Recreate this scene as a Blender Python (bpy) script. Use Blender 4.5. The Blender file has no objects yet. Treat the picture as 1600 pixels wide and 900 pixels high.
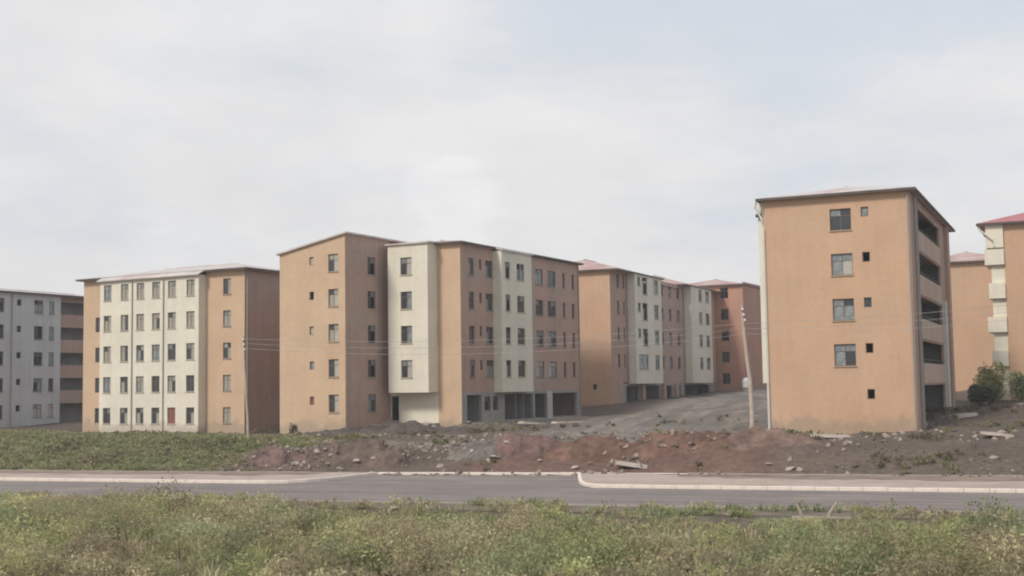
import bpy, bmesh, math, random
import numpy as np
from mathutils import Vector, Matrix

random.seed(7)
rng = np.random.default_rng(11)
scn = bpy.context.scene
col = scn.collection
R = math.radians

# ------------------------------------------------------------------ camera
cam_d = bpy.data.cameras.new('camera')
cam_d.sensor_width = 36.0
cam_d.lens = 44.48
cam_d.clip_start = 0.1
cam_d.clip_end = 8000
cam = bpy.data.objects.new('camera', cam_d)
col.objects.link(cam)
cam.location = (0, 0, 4.6)
cam.rotation_euler = (Matrix.Rotation(R(90 + 4.471), 3, 'X') @ Matrix.Rotation(R(-0.878), 3, 'Z')).to_euler()
scn.camera = cam

# ------------------------------------------------------------------ world and sun
SUN_EL, SUN_AZ = 44.0, 222.0           # azimuth clockwise from +Y: behind the camera and to the left
w = bpy.data.worlds.new('World')
scn.world = w
w.use_nodes = True
nt = w.node_tree
nt.nodes.clear()
N = nt.nodes.new


def ln(a, b):
    nt.links.new(a, b)


out = N('ShaderNodeOutputWorld')
bg = N('ShaderNodeBackground')
bg.inputs['Strength'].default_value = 0.10
sky = N('ShaderNodeTexSky')
sky.sky_type = 'NISHITA'
sky.sun_disc = False
sky.sun_elevation = R(SUN_EL)
sky.sun_rotation = R(SUN_AZ)
sky.dust_density = 4.0
tc = N('ShaderNodeTexCoord')
sep = N('ShaderNodeSeparateXYZ')
ln(tc.outputs['Generated'], sep.inputs[0])


def mth(op, a, b=None, c=None):
    n = N('ShaderNodeMath')
    n.operation = op
    for i, v in enumerate((a, b, c)):
        if v is None:
            continue
        if isinstance(v, (int, float)):
            n.inputs[i].default_value = v
        else:
            ln(v, n.inputs[i])
    return n.outputs[0]


# project the view direction on a cloud deck so that the clouds flatten towards the horizon
zz = mth('ADD', mth('MAXIMUM', sep.outputs['Z'], 0.0), 0.22)
cmb = N('ShaderNodeCombineXYZ')
ln(mth('DIVIDE', sep.outputs['X'], zz), cmb.inputs[0])
ln(mth('DIVIDE', sep.outputs['Y'], zz), cmb.inputs[1])


def noise(scale, detail, rough, off):
    m = N('ShaderNodeMapping')
    m.inputs['Location'].default_value = off
    ln(cmb.outputs[0], m.inputs['Vector'])
    n = N('ShaderNodeTexNoise')
    n.inputs['Scale'].default_value = scale
    n.inputs['Detail'].default_value = detail
    n.inputs['Roughness'].default_value = rough
    ln(m.outputs[0], n.inputs['Vector'])
    return n.outputs['Fac']


n1 = noise(1.15, 7, 0.58, (3.1, 0.4, 0))
n2 = noise(2.6, 7, 0.6, (0.3, 4.2, 0))
# thin places of the cloud deck, more of them higher up and to the right
thin = mth('ADD', mth('MULTIPLY', sep.outputs['X'], 0.42), mth('MULTIPLY', sep.outputs['Z'], 1.5))
thin = mth('ADD', thin, mth('MULTIPLY', mth('SUBTRACT', 0.5, n1), 2.0))
ramp = N('ShaderNodeMapRange')
ramp.interpolation_type = 'SMOOTHSTEP'
ln(thin, ramp.inputs['Value'])
ramp.inputs['From Min'].default_value = 0.10
ramp.inputs['From Max'].default_value = 0.75
ramp.inputs['To Min'].default_value = 0.0
ramp.inputs['To Max'].default_value = 0.75
# brightness of the cloud itself
cb = mth('ADD', mth('MULTIPLY', mth('SUBTRACT', n2, 0.5), 1.8), 7.3)
cb = mth('ADD', cb, mth('MULTIPLY', mth('SUBTRACT', n1, 0.5), 1.0))
# one small brighter cumulus low in the sky
dt = N('ShaderNodeVectorMath')
dt.operation = 'DOT_PRODUCT'
ln(tc.outputs['Generated'], dt.inputs[0])
cdir = Vector((-0.045, 1.0, 0.147)).normalized()
dt.inputs[1].default_value = cdir
n3 = noise(9.0, 6, 0.6, (1.7, 2.2, 0))
cu = N('ShaderNodeMapRange')
cu.interpolation_type = 'SMOOTHSTEP'
ln(mth('ADD', dt.outputs['Value'], mth('MULTIPLY', mth('SUBTRACT', n3, 0.5), 0.0026)), cu.inputs['Value'])
cu.inputs['From Min'].default_value = 0.9990
cu.inputs['From Max'].default_value = 0.9998
cu.inputs['To Min'].default_value = 0.0
cu.inputs['To Max'].default_value = 0.42
cb = mth('ADD', cb, cu.outputs[0])
cc = N('ShaderNodeCombineXYZ')
ln(cb, cc.inputs[0])
ln(mth('MULTIPLY', cb, 0.995), cc.inputs[1])
ln(mth('MULTIPLY', cb, 1.0), cc.inputs[2])
# thin cloud veil lets a pale blue through
sk = N('ShaderNodeMix')
sk.data_type = 'RGBA'
sk.inputs[0].default_value = 0.82
ln(sky.outputs[0], sk.inputs[6])
sk.inputs[7].default_value = (6.1, 6.75, 7.55, 1)
mx = N('ShaderNodeMix')
mx.data_type = 'RGBA'
ln(ramp.outputs[0], mx.inputs[0])
ln(cc.outputs[0], mx.inputs[6])
ln(sk.outputs[2], mx.inputs[7])
ln(mx.outputs[2], bg.inputs['Color'])
ln(bg.outputs[0], out.inputs['Surface'])

sd = bpy.data.lights.new('sun', 'SUN')
sd.energy = 2.25
sd.angle = R(11)
sd.color = (1.0, 0.93, 0.84)
sun = bpy.data.objects.new('sun', sd)
col.objects.link(sun)
dsun = Vector((math.sin(R(SUN_AZ)) * math.cos(R(SUN_EL)), math.cos(R(SUN_AZ)) * math.cos(R(SUN_EL)), math.sin(R(SUN_EL))))
sun.rotation_euler = (-dsun).to_track_quat('-Z', 'Y').to_euler()
sun.location = dsun * 200

scn.view_settings.view_transform = 'Standard'
scn.view_settings.look = 'None'
scn.view_settings.exposure = 0.17
scn.view_settings.gamma = 1.0
scn.cycles.filter_width = 2.0

# ------------------------------------------------------------------ material helpers
MATS = {}


def mat(name, base, rough=0.9, var=0.12, vscale=0.6, streak=0.0, bump=0.0, bscale=30.0, spec=0.3,
        tint=None, tintamt=0.0, metallic=0.0, wave=None, splash=None, stretch=None):
    """Principled material; colour varies with noise in object space, optional rain streaks and bump."""
    if name in MATS:
        return MATS[name]
    m = bpy.data.materials.new(name)
    m.use_nodes = True
    t = m.node_tree
    b = t.nodes['Principled BSDF']
    b.inputs['Roughness'].default_value = rough
    b.inputs['Specular IOR Level'].default_value = spec
    b.inputs['Metallic'].default_value = metallic
    tcn = t.nodes.new('ShaderNodeTexCoord')
    L = t.links.new

    def ns(scale, detail=4, vec=None, rough=.6):
        n = t.nodes.new('ShaderNodeTexNoise')
        n.inputs['Scale'].default_value = scale
        n.inputs['Detail'].default_value = detail
        n.inputs['Roughness'].default_value = rough
        L(vec if vec is not None else tcn.outputs['Object'], n.inputs['Vector'])
        return n.outputs['Fac']

    def mr(v, a, b_, lo, hi):
        n = t.nodes.new('ShaderNodeMapRange')
        n.inputs[1].default_value = a
        n.inputs[2].default_value = b_
        n.inputs[3].default_value = lo
        n.inputs[4].default_value = hi
        L(v, n.inputs[0])
        return n.outputs[0]

    def mul(a, b_):
        n = t.nodes.new('ShaderNodeMath')
        n.operation = 'MULTIPLY'
        L(a, n.inputs[0])
        if isinstance(b_, float):
            n.inputs[1].default_value = b_
        else:
            L(b_, n.inputs[1])
        return n.outputs[0]

    f = mr(ns(vscale), .3, .7, 1 - var, 1 + var)
    f = mul(f, mr(ns(vscale * 9, 5), .3, .7, 1 - var * .7, 1 + var * .7))
    if streak:
        mp = t.nodes.new('ShaderNodeMapping')
        mp.inputs['Scale'].default_value = (2.6, 2.6, .10)
        L(tcn.outputs['Object'], mp.inputs['Vector'])
        f = mul(f, mr(ns(1.0, 5, mp.outputs[0]), .45, .8, 1.0, 1 - streak))
    cn = t.nodes.new('ShaderNodeMix')
    cn.data_type = 'RGBA'
    tn = tint or base
    if stretch:                              # worn lanes drawn out along a direction (angle, length)
        m1 = t.nodes.new('ShaderNodeMapping')
        m1.vector_type = 'TEXTURE'
        m1.inputs['Rotation'].default_value = (0, 0, stretch[0])
        m1.inputs['Scale'].default_value = (stretch[1], 1, 1)
        L(tcn.outputs['Object'], m1.inputs['Vector'])
        f = mul(f, mr(ns(.9, 4, m1.outputs[0]), .35, .65, .84, 1.14))
    cn.inputs[6].default_value = (*base, 1)
    cn.inputs[7].default_value = (*tn, 1)
    if tint:
        L(mr(ns(vscale * .8, 5), .45, .72, 0, tintamt), cn.inputs[0])
    else:
        cn.inputs[0].default_value = 0
    hv = t.nodes.new('ShaderNodeVectorMath')
    hv.operation = 'SCALE'
    csrc = cn.outputs[2]
    if splash:                               # mud splashed up the foot of the wall, with a ragged upper edge
        sx = t.nodes.new('ShaderNodeSeparateXYZ')
        L(tcn.outputs['Object'], sx.inputs[0])
        ad = t.nodes.new('ShaderNodeMath')
        ad.operation = 'MULTIPLY_ADD'
        L(ns(.8, 5), ad.inputs[0])
        ad.inputs[1].default_value = -2.6
        L(sx.outputs['Z'], ad.inputs[2])
        c2 = t.nodes.new('ShaderNodeMix')
        c2.data_type = 'RGBA'
        L(mr(ad.outputs[0], splash[0] - 1.5, splash[0] - .9, .75, 0), c2.inputs[0])
        L(csrc, c2.inputs[6])
        c2.inputs[7].default_value = (*splash[1], 1)
        csrc = c2.outputs[2]
    L(csrc, hv.inputs[0])
    L(f, hv.inputs['Scale'])
    L(hv.outputs[0], b.inputs['Base Color'])
    if bump or wave:
        bp = t.nodes.new('ShaderNodeBump')
        bp.inputs['Strength'].default_value = 1.0
        bp.inputs['Distance'].default_value = bump or .02
        if wave:
            wv = t.nodes.new('ShaderNodeTexWave')
            wv.inputs['Scale'].default_value = wave
            L(tcn.outputs['Object'], wv.inputs['Vector'])
            L(wv.outputs['Fac'], bp.inputs['Height'])
        else:
            L(ns(bscale, 3), bp.inputs['Height'])
        L(bp.outputs[0], b.inputs['Normal'])
    MATS[name] = m
    return m


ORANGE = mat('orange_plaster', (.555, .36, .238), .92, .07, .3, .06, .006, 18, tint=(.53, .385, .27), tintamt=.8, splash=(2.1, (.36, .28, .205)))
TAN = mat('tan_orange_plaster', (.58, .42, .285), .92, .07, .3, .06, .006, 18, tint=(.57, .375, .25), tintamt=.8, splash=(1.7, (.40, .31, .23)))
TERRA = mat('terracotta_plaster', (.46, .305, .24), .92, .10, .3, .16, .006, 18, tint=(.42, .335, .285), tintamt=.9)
PARA = mat('pinkish_parapet_plaster', (.53, .395, .30), .92, .10, .3, .16, .006, 18, tint=(.48, .37, .31), tintamt=.8)
RED = mat('red_plaster', (.48, .255, .185), .92, .10, .3, .16, .006, 18, tint=(.43, .285, .22), tintamt=.8)
CREAM = mat('cream_plaster', (.73, .685, .57), .92, .06, .3, .08, .006, 18, tint=(.67, .62, .51), tintamt=.6, splash=(1.5, (.47, .40, .32)))
GREYW = mat('grey_white_plaster', (.55, .54, .52), .92, .06, .35, .16, .006, 18, tint=(.48, .46, .43), tintamt=.6)
CONC = mat('bare_concrete', (.34, .315, .285), .95, .15, .8, .15, .008, 14)
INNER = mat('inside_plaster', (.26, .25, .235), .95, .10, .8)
FRAME = mat('brown_metal_frame', (.16, .125, .105), .6, .12, 2)
FRAMEW = mat('pale_frame', (.50, .46, .42), .6, .08, 2)
GLASS_D = mat('dark_glass', (.045, .05, .055), .12, .3, 1.2, spec=.5)
GLASS_S = mat('dusty_sky_glass', (.20, .225, .23), .22, .35, 1.7, spec=.5, tint=(.32, .33, .33), tintamt=.8)  # dirt film plus sky reflection, both put into the grey-blue base colour
GLASS_P = mat('pale_dusty_glass', (.44, .42, .37), .3, .25, 1.7, spec=.5, tint=(.30, .29, .26), tintamt=.8)
BOARD_R = mat('red_brown_board', (.26, .10, .07), .8, .2, 2)
ROOF_W = mat('weathered_roof_sheet', (.58, .53, .50), .5, .14, .6, spec=.5, tint=(.46, .32, .28), tintamt=.9, wave=2.2)
ROOF_P = mat('faded_red_roof_sheet', (.43, .27, .24), .55, .16, .6, spec=.5, tint=(.56, .46, .42), tintamt=.9, wave=2.2)
ROOF_R = mat('red_roof_sheet', (.42, .13, .14), .5, .10, .5, spec=.5, tint=(.45, .22, .21), tintamt=.5, wave=2.2)
GUTTER = mat('dark_gutter', (.10, .085, .08), .6, .2, 1)
PIPEM = mat('dull_pipe', (.36, .33, .30), .6, .1, 1)
PIPEW = mat('white_pipe', (.62, .60, .55), .6, .08, 1)
WOOD = mat('weathered_pole_wood', (.46, .38, .32), .9, .2, 2.5, bump=.01, bscale=9)
WIREM = mat('wire', (.36, .34, .33), .5, .05, 1)
ROCK = mat('pale_rubble', (.36, .31, .27), .95, .2, 1.5, bump=.03, bscale=6)
ROCKD = mat('dark_rubble', (.22, .175, .15), .95, .25, 1.5, bump=.03, bscale=6)
ASPH = mat('asphalt', (.205, .176, .165), .95, .10, .25, bump=.006, bscale=60, tint=(.25, .21, .185), tintamt=.75, stretch=(-.3357, 9.0))
PAVE = mat('pinkish_paving', (.41, .33, .285), .93, .13, .5, bump=.006, bscale=25, tint=(.33, .25, .20), tintamt=.8)
KERB = mat('pale_kerb', (.76, .66, .585), .9, .10, 1.2, bump=.005, bscale=20, tint=(.46, .38, .33), tintamt=.6)
PAINT = mat('worn_road_paint', (.36, .33, .31), .8, .2, 3.0, tint=(.24, .21, .20), tintamt=.9)
KERBD = mat('dusty_kerb', (.36, .30, .255), .95, .15, 1.2, bump=.005, bscale=20, tint=(.25, .205, .17), tintamt=.8)
GLASS_K = mat('khaki_dusty_pane', (.36, .335, .275), .35, .3, 1.3, spec=.5, tint=(.24, .225, .19), tintamt=.9)
WHITE = mat('white_plastic', (.75, .74, .72), .5, .05, 1)


# ------------------------------------------------------------------ object helpers
def tag(o, label=None, cat=None, group=None, kind=None):
    for k, v in (('label', label), ('category', cat), ('group', group), ('kind', kind)):
        if v:
            o[k] = v
    return o


def link(name, me, m=None, parent=None, loc=None, rz=0.0):
    o = bpy.data.objects.new(name, me)
    col.objects.link(o)
    if m is not None and me is not None and not me.materials:
        me.materials.append(m)
    if parent:
        o.parent = parent
    if loc is not None:
        o.location = loc
    o.rotation_euler[2] = rz
    return o


def empty(name, loc, rz=0.0):
    o = bpy.data.objects.new(name, None)
    col.objects.link(o)
    o.location = loc
    o.rotation_euler[2] = rz
    return o


class MB:
    """Collects quads and boxes, builds one mesh."""

    def __init__(self):
        self.v, self.f = [], []

    def poly(self, *pts):
        i = len(self.v)
        self.v += [tuple(p) for p in pts]
        self.f.append(tuple(range(i, i + len(pts))))

    def box(self, x0, x1, y0, y1, z0, z1):
        i = len(self.v)
        self.v += [(x0, y0, z0), (x1, y0, z0), (x1, y1, z0), (x0, y1, z0), (x0, y0, z1), (x1, y0, z1), (x1, y1, z1), (x0, y1, z1)]
        self.f += [tuple(i + k for k in q) for q in ((0, 3, 2, 1), (4, 5, 6, 7), (0, 1, 5, 4), (1, 2, 6, 5), (2, 3, 7, 6), (3, 0, 4, 7))]

    def tube(self, pts, rad, n=8):
        pts = [Vector(p) for p in pts]
        rads = rad if isinstance(rad, (list, tuple)) else [rad] * len(pts)
        i0 = len(self.v)
        for k, p in enumerate(pts):
            d = (pts[min(k + 1, len(pts) - 1)] - pts[max(k - 1, 0)]).normalized()
            a = d.orthogonal().normalized() if abs(d.z) < .95 else Vector((1, 0, 0))
            a = (a - d * a.dot(d)).normalized()
            b = d.cross(a)
            for j in range(n):
                t = 2 * math.pi * j / n
                self.v.append(tuple(p + (a * math.cos(t) + b * math.sin(t)) * rads[k]))
        for k in range(len(pts) - 1):
            for j in range(n):
                a, b = i0 + k * n + j, i0 + k * n + (j + 1) % n
                self.f.append((a, b, b + n, a + n))
        self.f.append(tuple(i0 + j for j in reversed(range(n))))
        self.f.append(tuple(i0 + (len(pts) - 1) * n + j for j in range(n)))

    def mesh(self, name, m=None):
        me = bpy.data.meshes.new(name)
        me.from_pydata(self.v, [], self.f)
        me.update()
        if m:
            me.materials.append(m)
        return me

    def build(self, name, m, parent=None, loc=None, rz=0.0):
        return link(name, self.mesh(name, m), None, parent, loc, rz)


# ------------------------------------------------------------------ value noise in numpy
_perm = np.random.default_rng(5).random((257, 257))


def vnoise(x, y):
    xi, yi = np.floor(x).astype(int), np.floor(y).astype(int)
    fx, fy = x - xi, y - yi
    fx, fy = fx * fx * (3 - 2 * fx), fy * fy * (3 - 2 * fy)
    g = lambda a, b: _perm[a % 257, b % 257]
    return (g(xi, yi) * (1 - fx) + g(xi + 1, yi) * fx) * (1 - fy) + (g(xi, yi + 1) * (1 - fx) + g(xi + 1, yi + 1) * fx) * fy


def fbm(x, y, s, o=4):
    r, a, t = 0, 1.0, 0
    for k in range(o):
        r = r + a * vnoise(x / s + 17.3 * k, y / s + 9.1 * k)
        t += a
        a *= .5
        s = s * .5
    return r / t


def smooth(v, a, b):
    t = np.clip((v - a) / (b - a), 0, 1)
    return t * t * (3 - 2 * t)


# ------------------------------------------------------------------ terrain
RA = R(-19.23)
RU = np.array([math.cos(RA), math.sin(RA)])
RV = np.array([-RU[1], RU[0]])
RO = np.array([0.0, 58.97])                # the kerb line of the far side


def road_ab(x, y):
    return (x - RO[0]) * RU[0] + (y - RO[1]) * RU[1], (x - RO[0]) * RV[0] + (y - RO[1]) * RV[1]


def road_xy(a, b):
    return RO[0] + a * RU[0] + b * RV[0], RO[1] + a * RU[1] + b * RV[1]


CTRL = np.array([
    (-24, 115, .75), (-42, 125, .75), (-33, 118, .7), (-20, 112, .8), (-52, 130, .9), (-60, 120, .8), (-70, 140, 1.0),
    (-14, 105, .75), (-20, 108, .75), (-10, 110, 1.2), (-4.4, 108, 1.15), (1, 119, 1.3), (7, 129, 1.55),
    (10, 107, 2.0), (13, 87, 1.75), (22, 127, 2.75), (5, 88, 1.45), (16, 105, 2.2),
    (25.5, 80, 1.3), (17, 84, 1.25), (36, 103, 2.4), (30, 88, 1.9), (45, 108, 2.8), (50, 143, 3.2), (40, 125, 2.9),
    (10.7, 137, 2.55), (14, 136, 2.5), (29, 172, 3.4), (24, 150, 3.1), (31, 173, 3.6),
    (-39, 98, 1.55), (-50, 102, 1.55), (-28, 93, 1.5), (-18, 85, 1.35), (-14, 77, 1.1), (-4, 74, 1.0), (3.6, 72, 1.2), (10, 72, 1.4), (13.7, 71, 1.5),
    (21, 68, 1.5), (17, 70, 1.5), (25, 67.5, 1.6), (29.6, 70, 1.75), (40, 62, 1.6), (-9, 90, 1.2), (-30, 104, .9), (-22, 100, .9),
    (-130, 130, 1), (-130, 320, 3), (0, 320, 6), (140, 320, 7), (140, 90, 4), (80, 60, 2), (-90, 105, 1.3), (80, 130, 4), (-40, 200, 3)])
_d = np.hypot(CTRL[:, None, 0] - CTRL[None, :, 0], CTRL[:, None, 1] - CTRL[None, :, 1])
_wt = np.linalg.solve(_d + np.eye(len(CTRL)) * 1.2, CTRL[:, 2] - 2.0)


def zback(x, y):
    x, y = np.clip(x, -130, 140), np.clip(y, 50, 320)
    r = 2.0 + 0 * x
    for (cx, cy, _), wq in zip(CTRL, _wt):
        r = r + wq * np.hypot(x - cx, y - cy)
    return r


BACK_A = [-80, -34, -20, -10, 1, 10, 24, 80]
BACK_B = [5.6, 5.6, 5.9, 6.7, 7.8, 7.3, 7.6, 7.6]


def zg(x, y, rough=True):
    x = np.asarray(x, float)
    y = np.asarray(y, float)
    a, b = road_ab(x, y)
    bb = np.interp(a, BACK_A, BACK_B) + .25
    width = np.interp(a, [-60, -36, -24, -12, -4, 3, 8, 16, 24, 60], [17, 17, 12, 8, 9, 7, 5.5, 5.5, 6, 6])
    s = np.clip((b - bb) / width, 0, 1)
    s = 1 - (1 - s) ** 1.7
    z = .08 + s * (zback(x, y) - .08)
    nz = (fbm(x, y, 5.0, 3) - .5) * .45 + (fbm(x + 40, y, 1.3, 3) - .5) * .38 if rough else 0
    z = z + nz * smooth(b, bb + .2, bb + 3) * (1 - smooth(np.hypot(x, y), 150, 200))
    # keep the open lane between the blocks level
    near = np.clip(-b, -50, 60)
    zr = np.where(b < bb - .2, -.06, z)
    # near side: verge, then the overgrown field
    nf = (fbm(x, y, 3.0, 3) - .5) * .5 if rough else 0
    zf = -.06 + smooth(near, 9.2, 9.7) * .13 - smooth(near, 12.4, 15) * .25 + smooth(near, 15, 24) * .25 + nf * smooth(near, 13, 16)
    return np.where(b < -9.2, zf, zr)


def axis(lo, hi, step, outer):
    mid = np.arange(lo, hi + step / 2, step)
    g, s = [], step
    p = lo
    while p > -outer:
        s *= 1.28
        p -= s
        g.append(p)
    h, s = [], step
    p = hi
    while p < outer:
        s *= 1.28
        p += s
        h.append(p)
    return np.array(sorted(g) + list(mid) + h)


gx = axis(-62, 64, .42, 4500)
gy = axis(22, 118, .42, 4500)
X, Y = np.meshgrid(gx, gy)
Z = zg(X, Y)
Z = np.where((np.abs(X) > 400) | (np.abs(Y) > 400), np.minimum(Z, 4), Z)
nx, ny = len(gx), len(gy)
verts = np.stack([X.ravel(), Y.ravel(), Z.ravel()], 1).astype(np.float32)
idx = np.arange(nx * ny).reshape(ny, nx)
quads = np.stack([idx[:-1, :-1], idx[:-1, 1:], idx[1:, 1:], idx[1:, :-1]], -1).reshape(-1, 4).astype(np.int32)


def np_mesh(name, verts, faces, k):
    me = bpy.data.meshes.new(name)
    me.vertices.add(len(verts))
    me.vertices.foreach_set('co', verts.astype(np.float32).ravel())
    nf = len(faces)
    me.loops.add(nf * k)
    me.loops.foreach_set('vertex_index', faces.astype(np.int32).ravel())
    me.polygons.add(nf)
    me.polygons.foreach_set('loop_start', np.arange(nf, dtype=np.int32) * k)
    me.polygons.foreach_set('loop_total', np.full(nf, k, np.int32))
    me.update(calc_edges=True)
    return me


def soil_colour(x, y):
    """What the ground is made of at a place: grass, brown and red earth, pale gravel (albedo)."""
    a, b = road_ab(x, y)
    n1, n2 = fbm(x, y, 6, 4), fbm(x + 90, y + 20, 1.6, 4)
    brown = np.array([.122, .095, .076])
    red = np.array([.148, .092, .071])
    grass = np.array([.16, .155, .09])
    grav = np.array([.165, .145, .13])
    pale = np.array([.235, .20, .17])
    c = brown * (0.75 + .5 * n2)[..., None]
    # grass on the bank on the left, patchy
    g = (1 - smooth(a + (n1 - .5) * 10, -26, -17)) * (1 - smooth(b, 20, 26)) * smooth(n2, .15, .4)
    g = np.maximum(g, (1 - smooth(b, -14, -10)) * smooth(n1 * .5 + n2 * .5, .3, .6))
    c = c * (1 - g[..., None]) + grass * (.7 + .6 * n2)[..., None] * g[..., None]
    # red dug-over earth behind the junction
    r = smooth(a, -9, -4) * (1 - smooth(a + (n1 - .5) * 8, 7, 13)) * (1 - smooth(b, 12, 16)) * smooth(b, 6, 8)
    r = np.maximum(r, np.exp(-((a + 17) / 3) ** 2) * (1 - smooth(b, 10, 13)) * smooth(b, 6, 8) * .7)
    c = c * (1 - r[..., None]) + red * (.75 + .5 * n2)[..., None] * r[..., None]
    # gravel lane between the blocks and the apron in front of them
    ctr = 9.5 + (y - 85) * .33
    lane = (1 - smooth(np.abs(x - ctr), 8, 12)) * smooth(b, 13, 16)
    streak = fbm((x - ctr) * 2.2, y * .25, 2.0, 3)
    c = c * (1 - lane[..., None]) + (grav * (1 - smooth(streak, .45, .7)[..., None]) + pale * smooth(streak, .45, .7)[..., None]) * (.75 + .45 * n2)[..., None] * lane[..., None]
    apron = (1 - smooth(np.abs(a + 13), 6, 12)) * smooth(b, 13, 15) * (1 - smooth(b, 19, 24))
    c = c * (1 - .6 * apron[..., None]) + pale * .9 * .6 * apron[..., None]
    far = smooth(np.hypot(x, y), 160, 400)
    c = c * (1 - far[..., None]) + np.array([.16, .15, .09]) * far[..., None]
    return c


def set_colour(me, rgb, name='tone'):
    at = me.color_attributes.new(name, 'FLOAT_COLOR', 'POINT')
    d = np.ones((len(rgb), 4), np.float32)
    d[:, :3] = rgb
    at.data.foreach_set('color', d.ravel())


def attr_mat(name, rough=.95, var=.25, vscale=5.0, bump=.04, bscale=4.0, trans=0.0, two=False):
    m = bpy.data.materials.new(name)
    m.use_nodes = True
    t = m.node_tree
    b = t.nodes['Principled BSDF']
    b.inputs['Roughness'].default_value = rough
    b.inputs['Specular IOR Level'].default_value = .2
    at = t.nodes.new('ShaderNodeAttribute')
    at.attribute_name = 'tone'
    geo = t.nodes.new('ShaderNodeNewGeometry')
    ns = t.nodes.new('ShaderNodeTexNoise')
    ns.inputs['Scale'].default_value = vscale
    ns.inputs['Detail'].default_value = 6
    ns.inputs['Roughness'].default_value = .65
    t.links.new(geo.outputs['Position'], ns.inputs['Vector'])
    mr = t.nodes.new('ShaderNodeMapRange')
    mr.inputs[1].default_value = .3
    mr.inputs[2].default_value = .7
    mr.inputs[3].default_value = 1 - var
    mr.inputs[4].default_value = 1 + var
    t.links.new(ns.outputs['Fac'], mr.inputs[0])
    sc = t.nodes.new('ShaderNodeVectorMath')
    sc.operation = 'SCALE'
    t.links.new(at.outputs['Color'], sc.inputs[0])
    t.links.new(mr.outputs[0], sc.inputs['Scale'])
    t.links.new(sc.outputs[0], b.inputs['Base Color'])
    if bump:
        bp = t.nodes.new('ShaderNodeBump')
        bp.inputs['Distance'].default_value = bump
        n2 = t.nodes.new('ShaderNodeTexNoise')
        n2.inputs['Scale'].default_value = bscale
        n2.inputs['Detail'].default_value = 6
        t.links.new(geo.outputs['Position'], n2.inputs['Vector'])
        t.links.new(n2.outputs['Fac'], bp.inputs['Height'])
        t.links.new(bp.outputs[0], b.inputs['Normal'])
    return m


SOIL = attr_mat('soil', bump=.12, bscale=3.0, var=.3, vscale=3.0)
LEAF = attr_mat('leaf', rough=.75, var=.15, vscale=2.0, bump=0)
_t = LEAF.node_tree
_tr = _t.nodes.new('ShaderNodeBsdfTranslucent')
_mx = _t.nodes.new('ShaderNodeMixShader')
_mx.inputs[0].default_value = .42
_pb = _t.nodes['Principled BSDF']
_t.links.new(_pb.inputs['Base Color'].links[0].from_socket, _tr.inputs['Color'])
_t.links.new(_pb.outputs[0], _mx.inputs[1])
_t.links.new(_tr.outputs[0], _mx.inputs[2])
_t.links.new(_mx.outputs[0], _t.nodes['Material Output'].inputs['Surface'])

gme = np_mesh('ground', verts, quads, 4)
set_colour(gme, soil_colour(X.ravel(), Y.ravel()))
gme.materials.append(SOIL)
gme.polygons.foreach_set('use_smooth', np.ones(len(quads), bool))
tag(link('ground', gme), kind='structure')


# ------------------------------------------------------------------ road, pavements, kerbs, markings
def strip(name, pts_top, z, m, kind='structure'):
    mb = MB()
    mb.poly(*[(*road_xy(a, b), z) for a, b in pts_top])
    o = mb.build(name, m)
    tag(o, kind=kind)
    return o


strip('road', [(-400, -9.0), (400, -9.0), (400, 0.0), (3.6, 0.0), (1.0, 7.6), (-10.6, 6.9), (-13, 0), (-400, 0.0)], 0.0, ASPH)
# side-street mouth
L_PATH = [(-60, 0), (-13.6, 0), (-12.4, .25), (-11.5, 1.1), (-10.9, 2.4), (-10.55, 4.0), (-10.35, 5.4), (-10.2, 6.7)]
R_PATH = [(.75, 7.7), (1.2, 6.2), (1.75, 4.4), (2.3, 2.6), (2.85, 1.2), (3.5, .35), (4.5, 0), (60, 0)]


def along(path, step):
    """points every step along a polyline"""
    pts = [np.array(path[0], float)]
    carry = 0.0
    outp = [pts[0]]
    for p, q in zip(path[:-1], path[1:]):
        p, q = np.array(p, float), np.array(q, float)
        l = np.linalg.norm(q - p)
        t = step - carry
        while t <= l:
            outp.append(p + (q - p) * t / l)
            t += step
        carry = l - (t - step)
    outp.append(np.array(path[-1], float))
    return outp


def kerb(path, parent, z0, z1, width, step, side, name='kerb_stone', km=None):
    km = km or KERB
    """kerb stones laid end to end along a path, each an object; side = +1 when the pavement is on the left"""
    pts = along(path, step)
    for p, q in zip(pts[:-1], pts[1:]):
        P, Q = np.array(road_xy(*p)), np.array(road_xy(*q))
        l = np.linalg.norm(Q - P)
        if l < .15:
            continue
        an = math.atan2(Q[1] - P[1], Q[0] - P[0])
        key = (round(l, 1), z0, z1, width, side, km.name)
        me = kerb.cache.get(key)
        if me is None:
            mb = MB()
            g, c = .008, .02
            y0, y1 = (0, width) if side > 0 else (-width, 0)
            ll = round(l, 1) - g
            mb.box(g, ll, y0, y1, z0, z1 - c)
            mb.poly((g, y0, z1 - c), (ll, y0, z1 - c), (ll - c, y0 + c, z1), (g + c, y0 + c, z1))
            mb.poly((ll, y0, z1 - c), (ll, y1, z1 - c), (ll - c, y1 - c, z1), (ll - c, y0 + c, z1))
            mb.poly((ll, y1, z1 - c), (g, y1, z1 - c), (g + c, y1 - c, z1), (ll - c, y1 - c, z1))
            mb.poly((g, y1, z1 - c), (g, y0, z1 - c), (g + c, y0 + c, z1), (g + c, y1 - c, z1))
            mb.poly((g + c, y0 + c, z1), (ll - c, y0 + c, z1), (ll - c, y1 - c, z1), (g + c, y1 - c, z1))
            me = mb.mesh(name, km)
            kerb.cache[key] = me
        o = link(name, me, None, parent, (P[0], P[1], random.uniform(-.008, .008)), an + random.uniform(-.004, .004))


kerb.cache = {}


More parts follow.
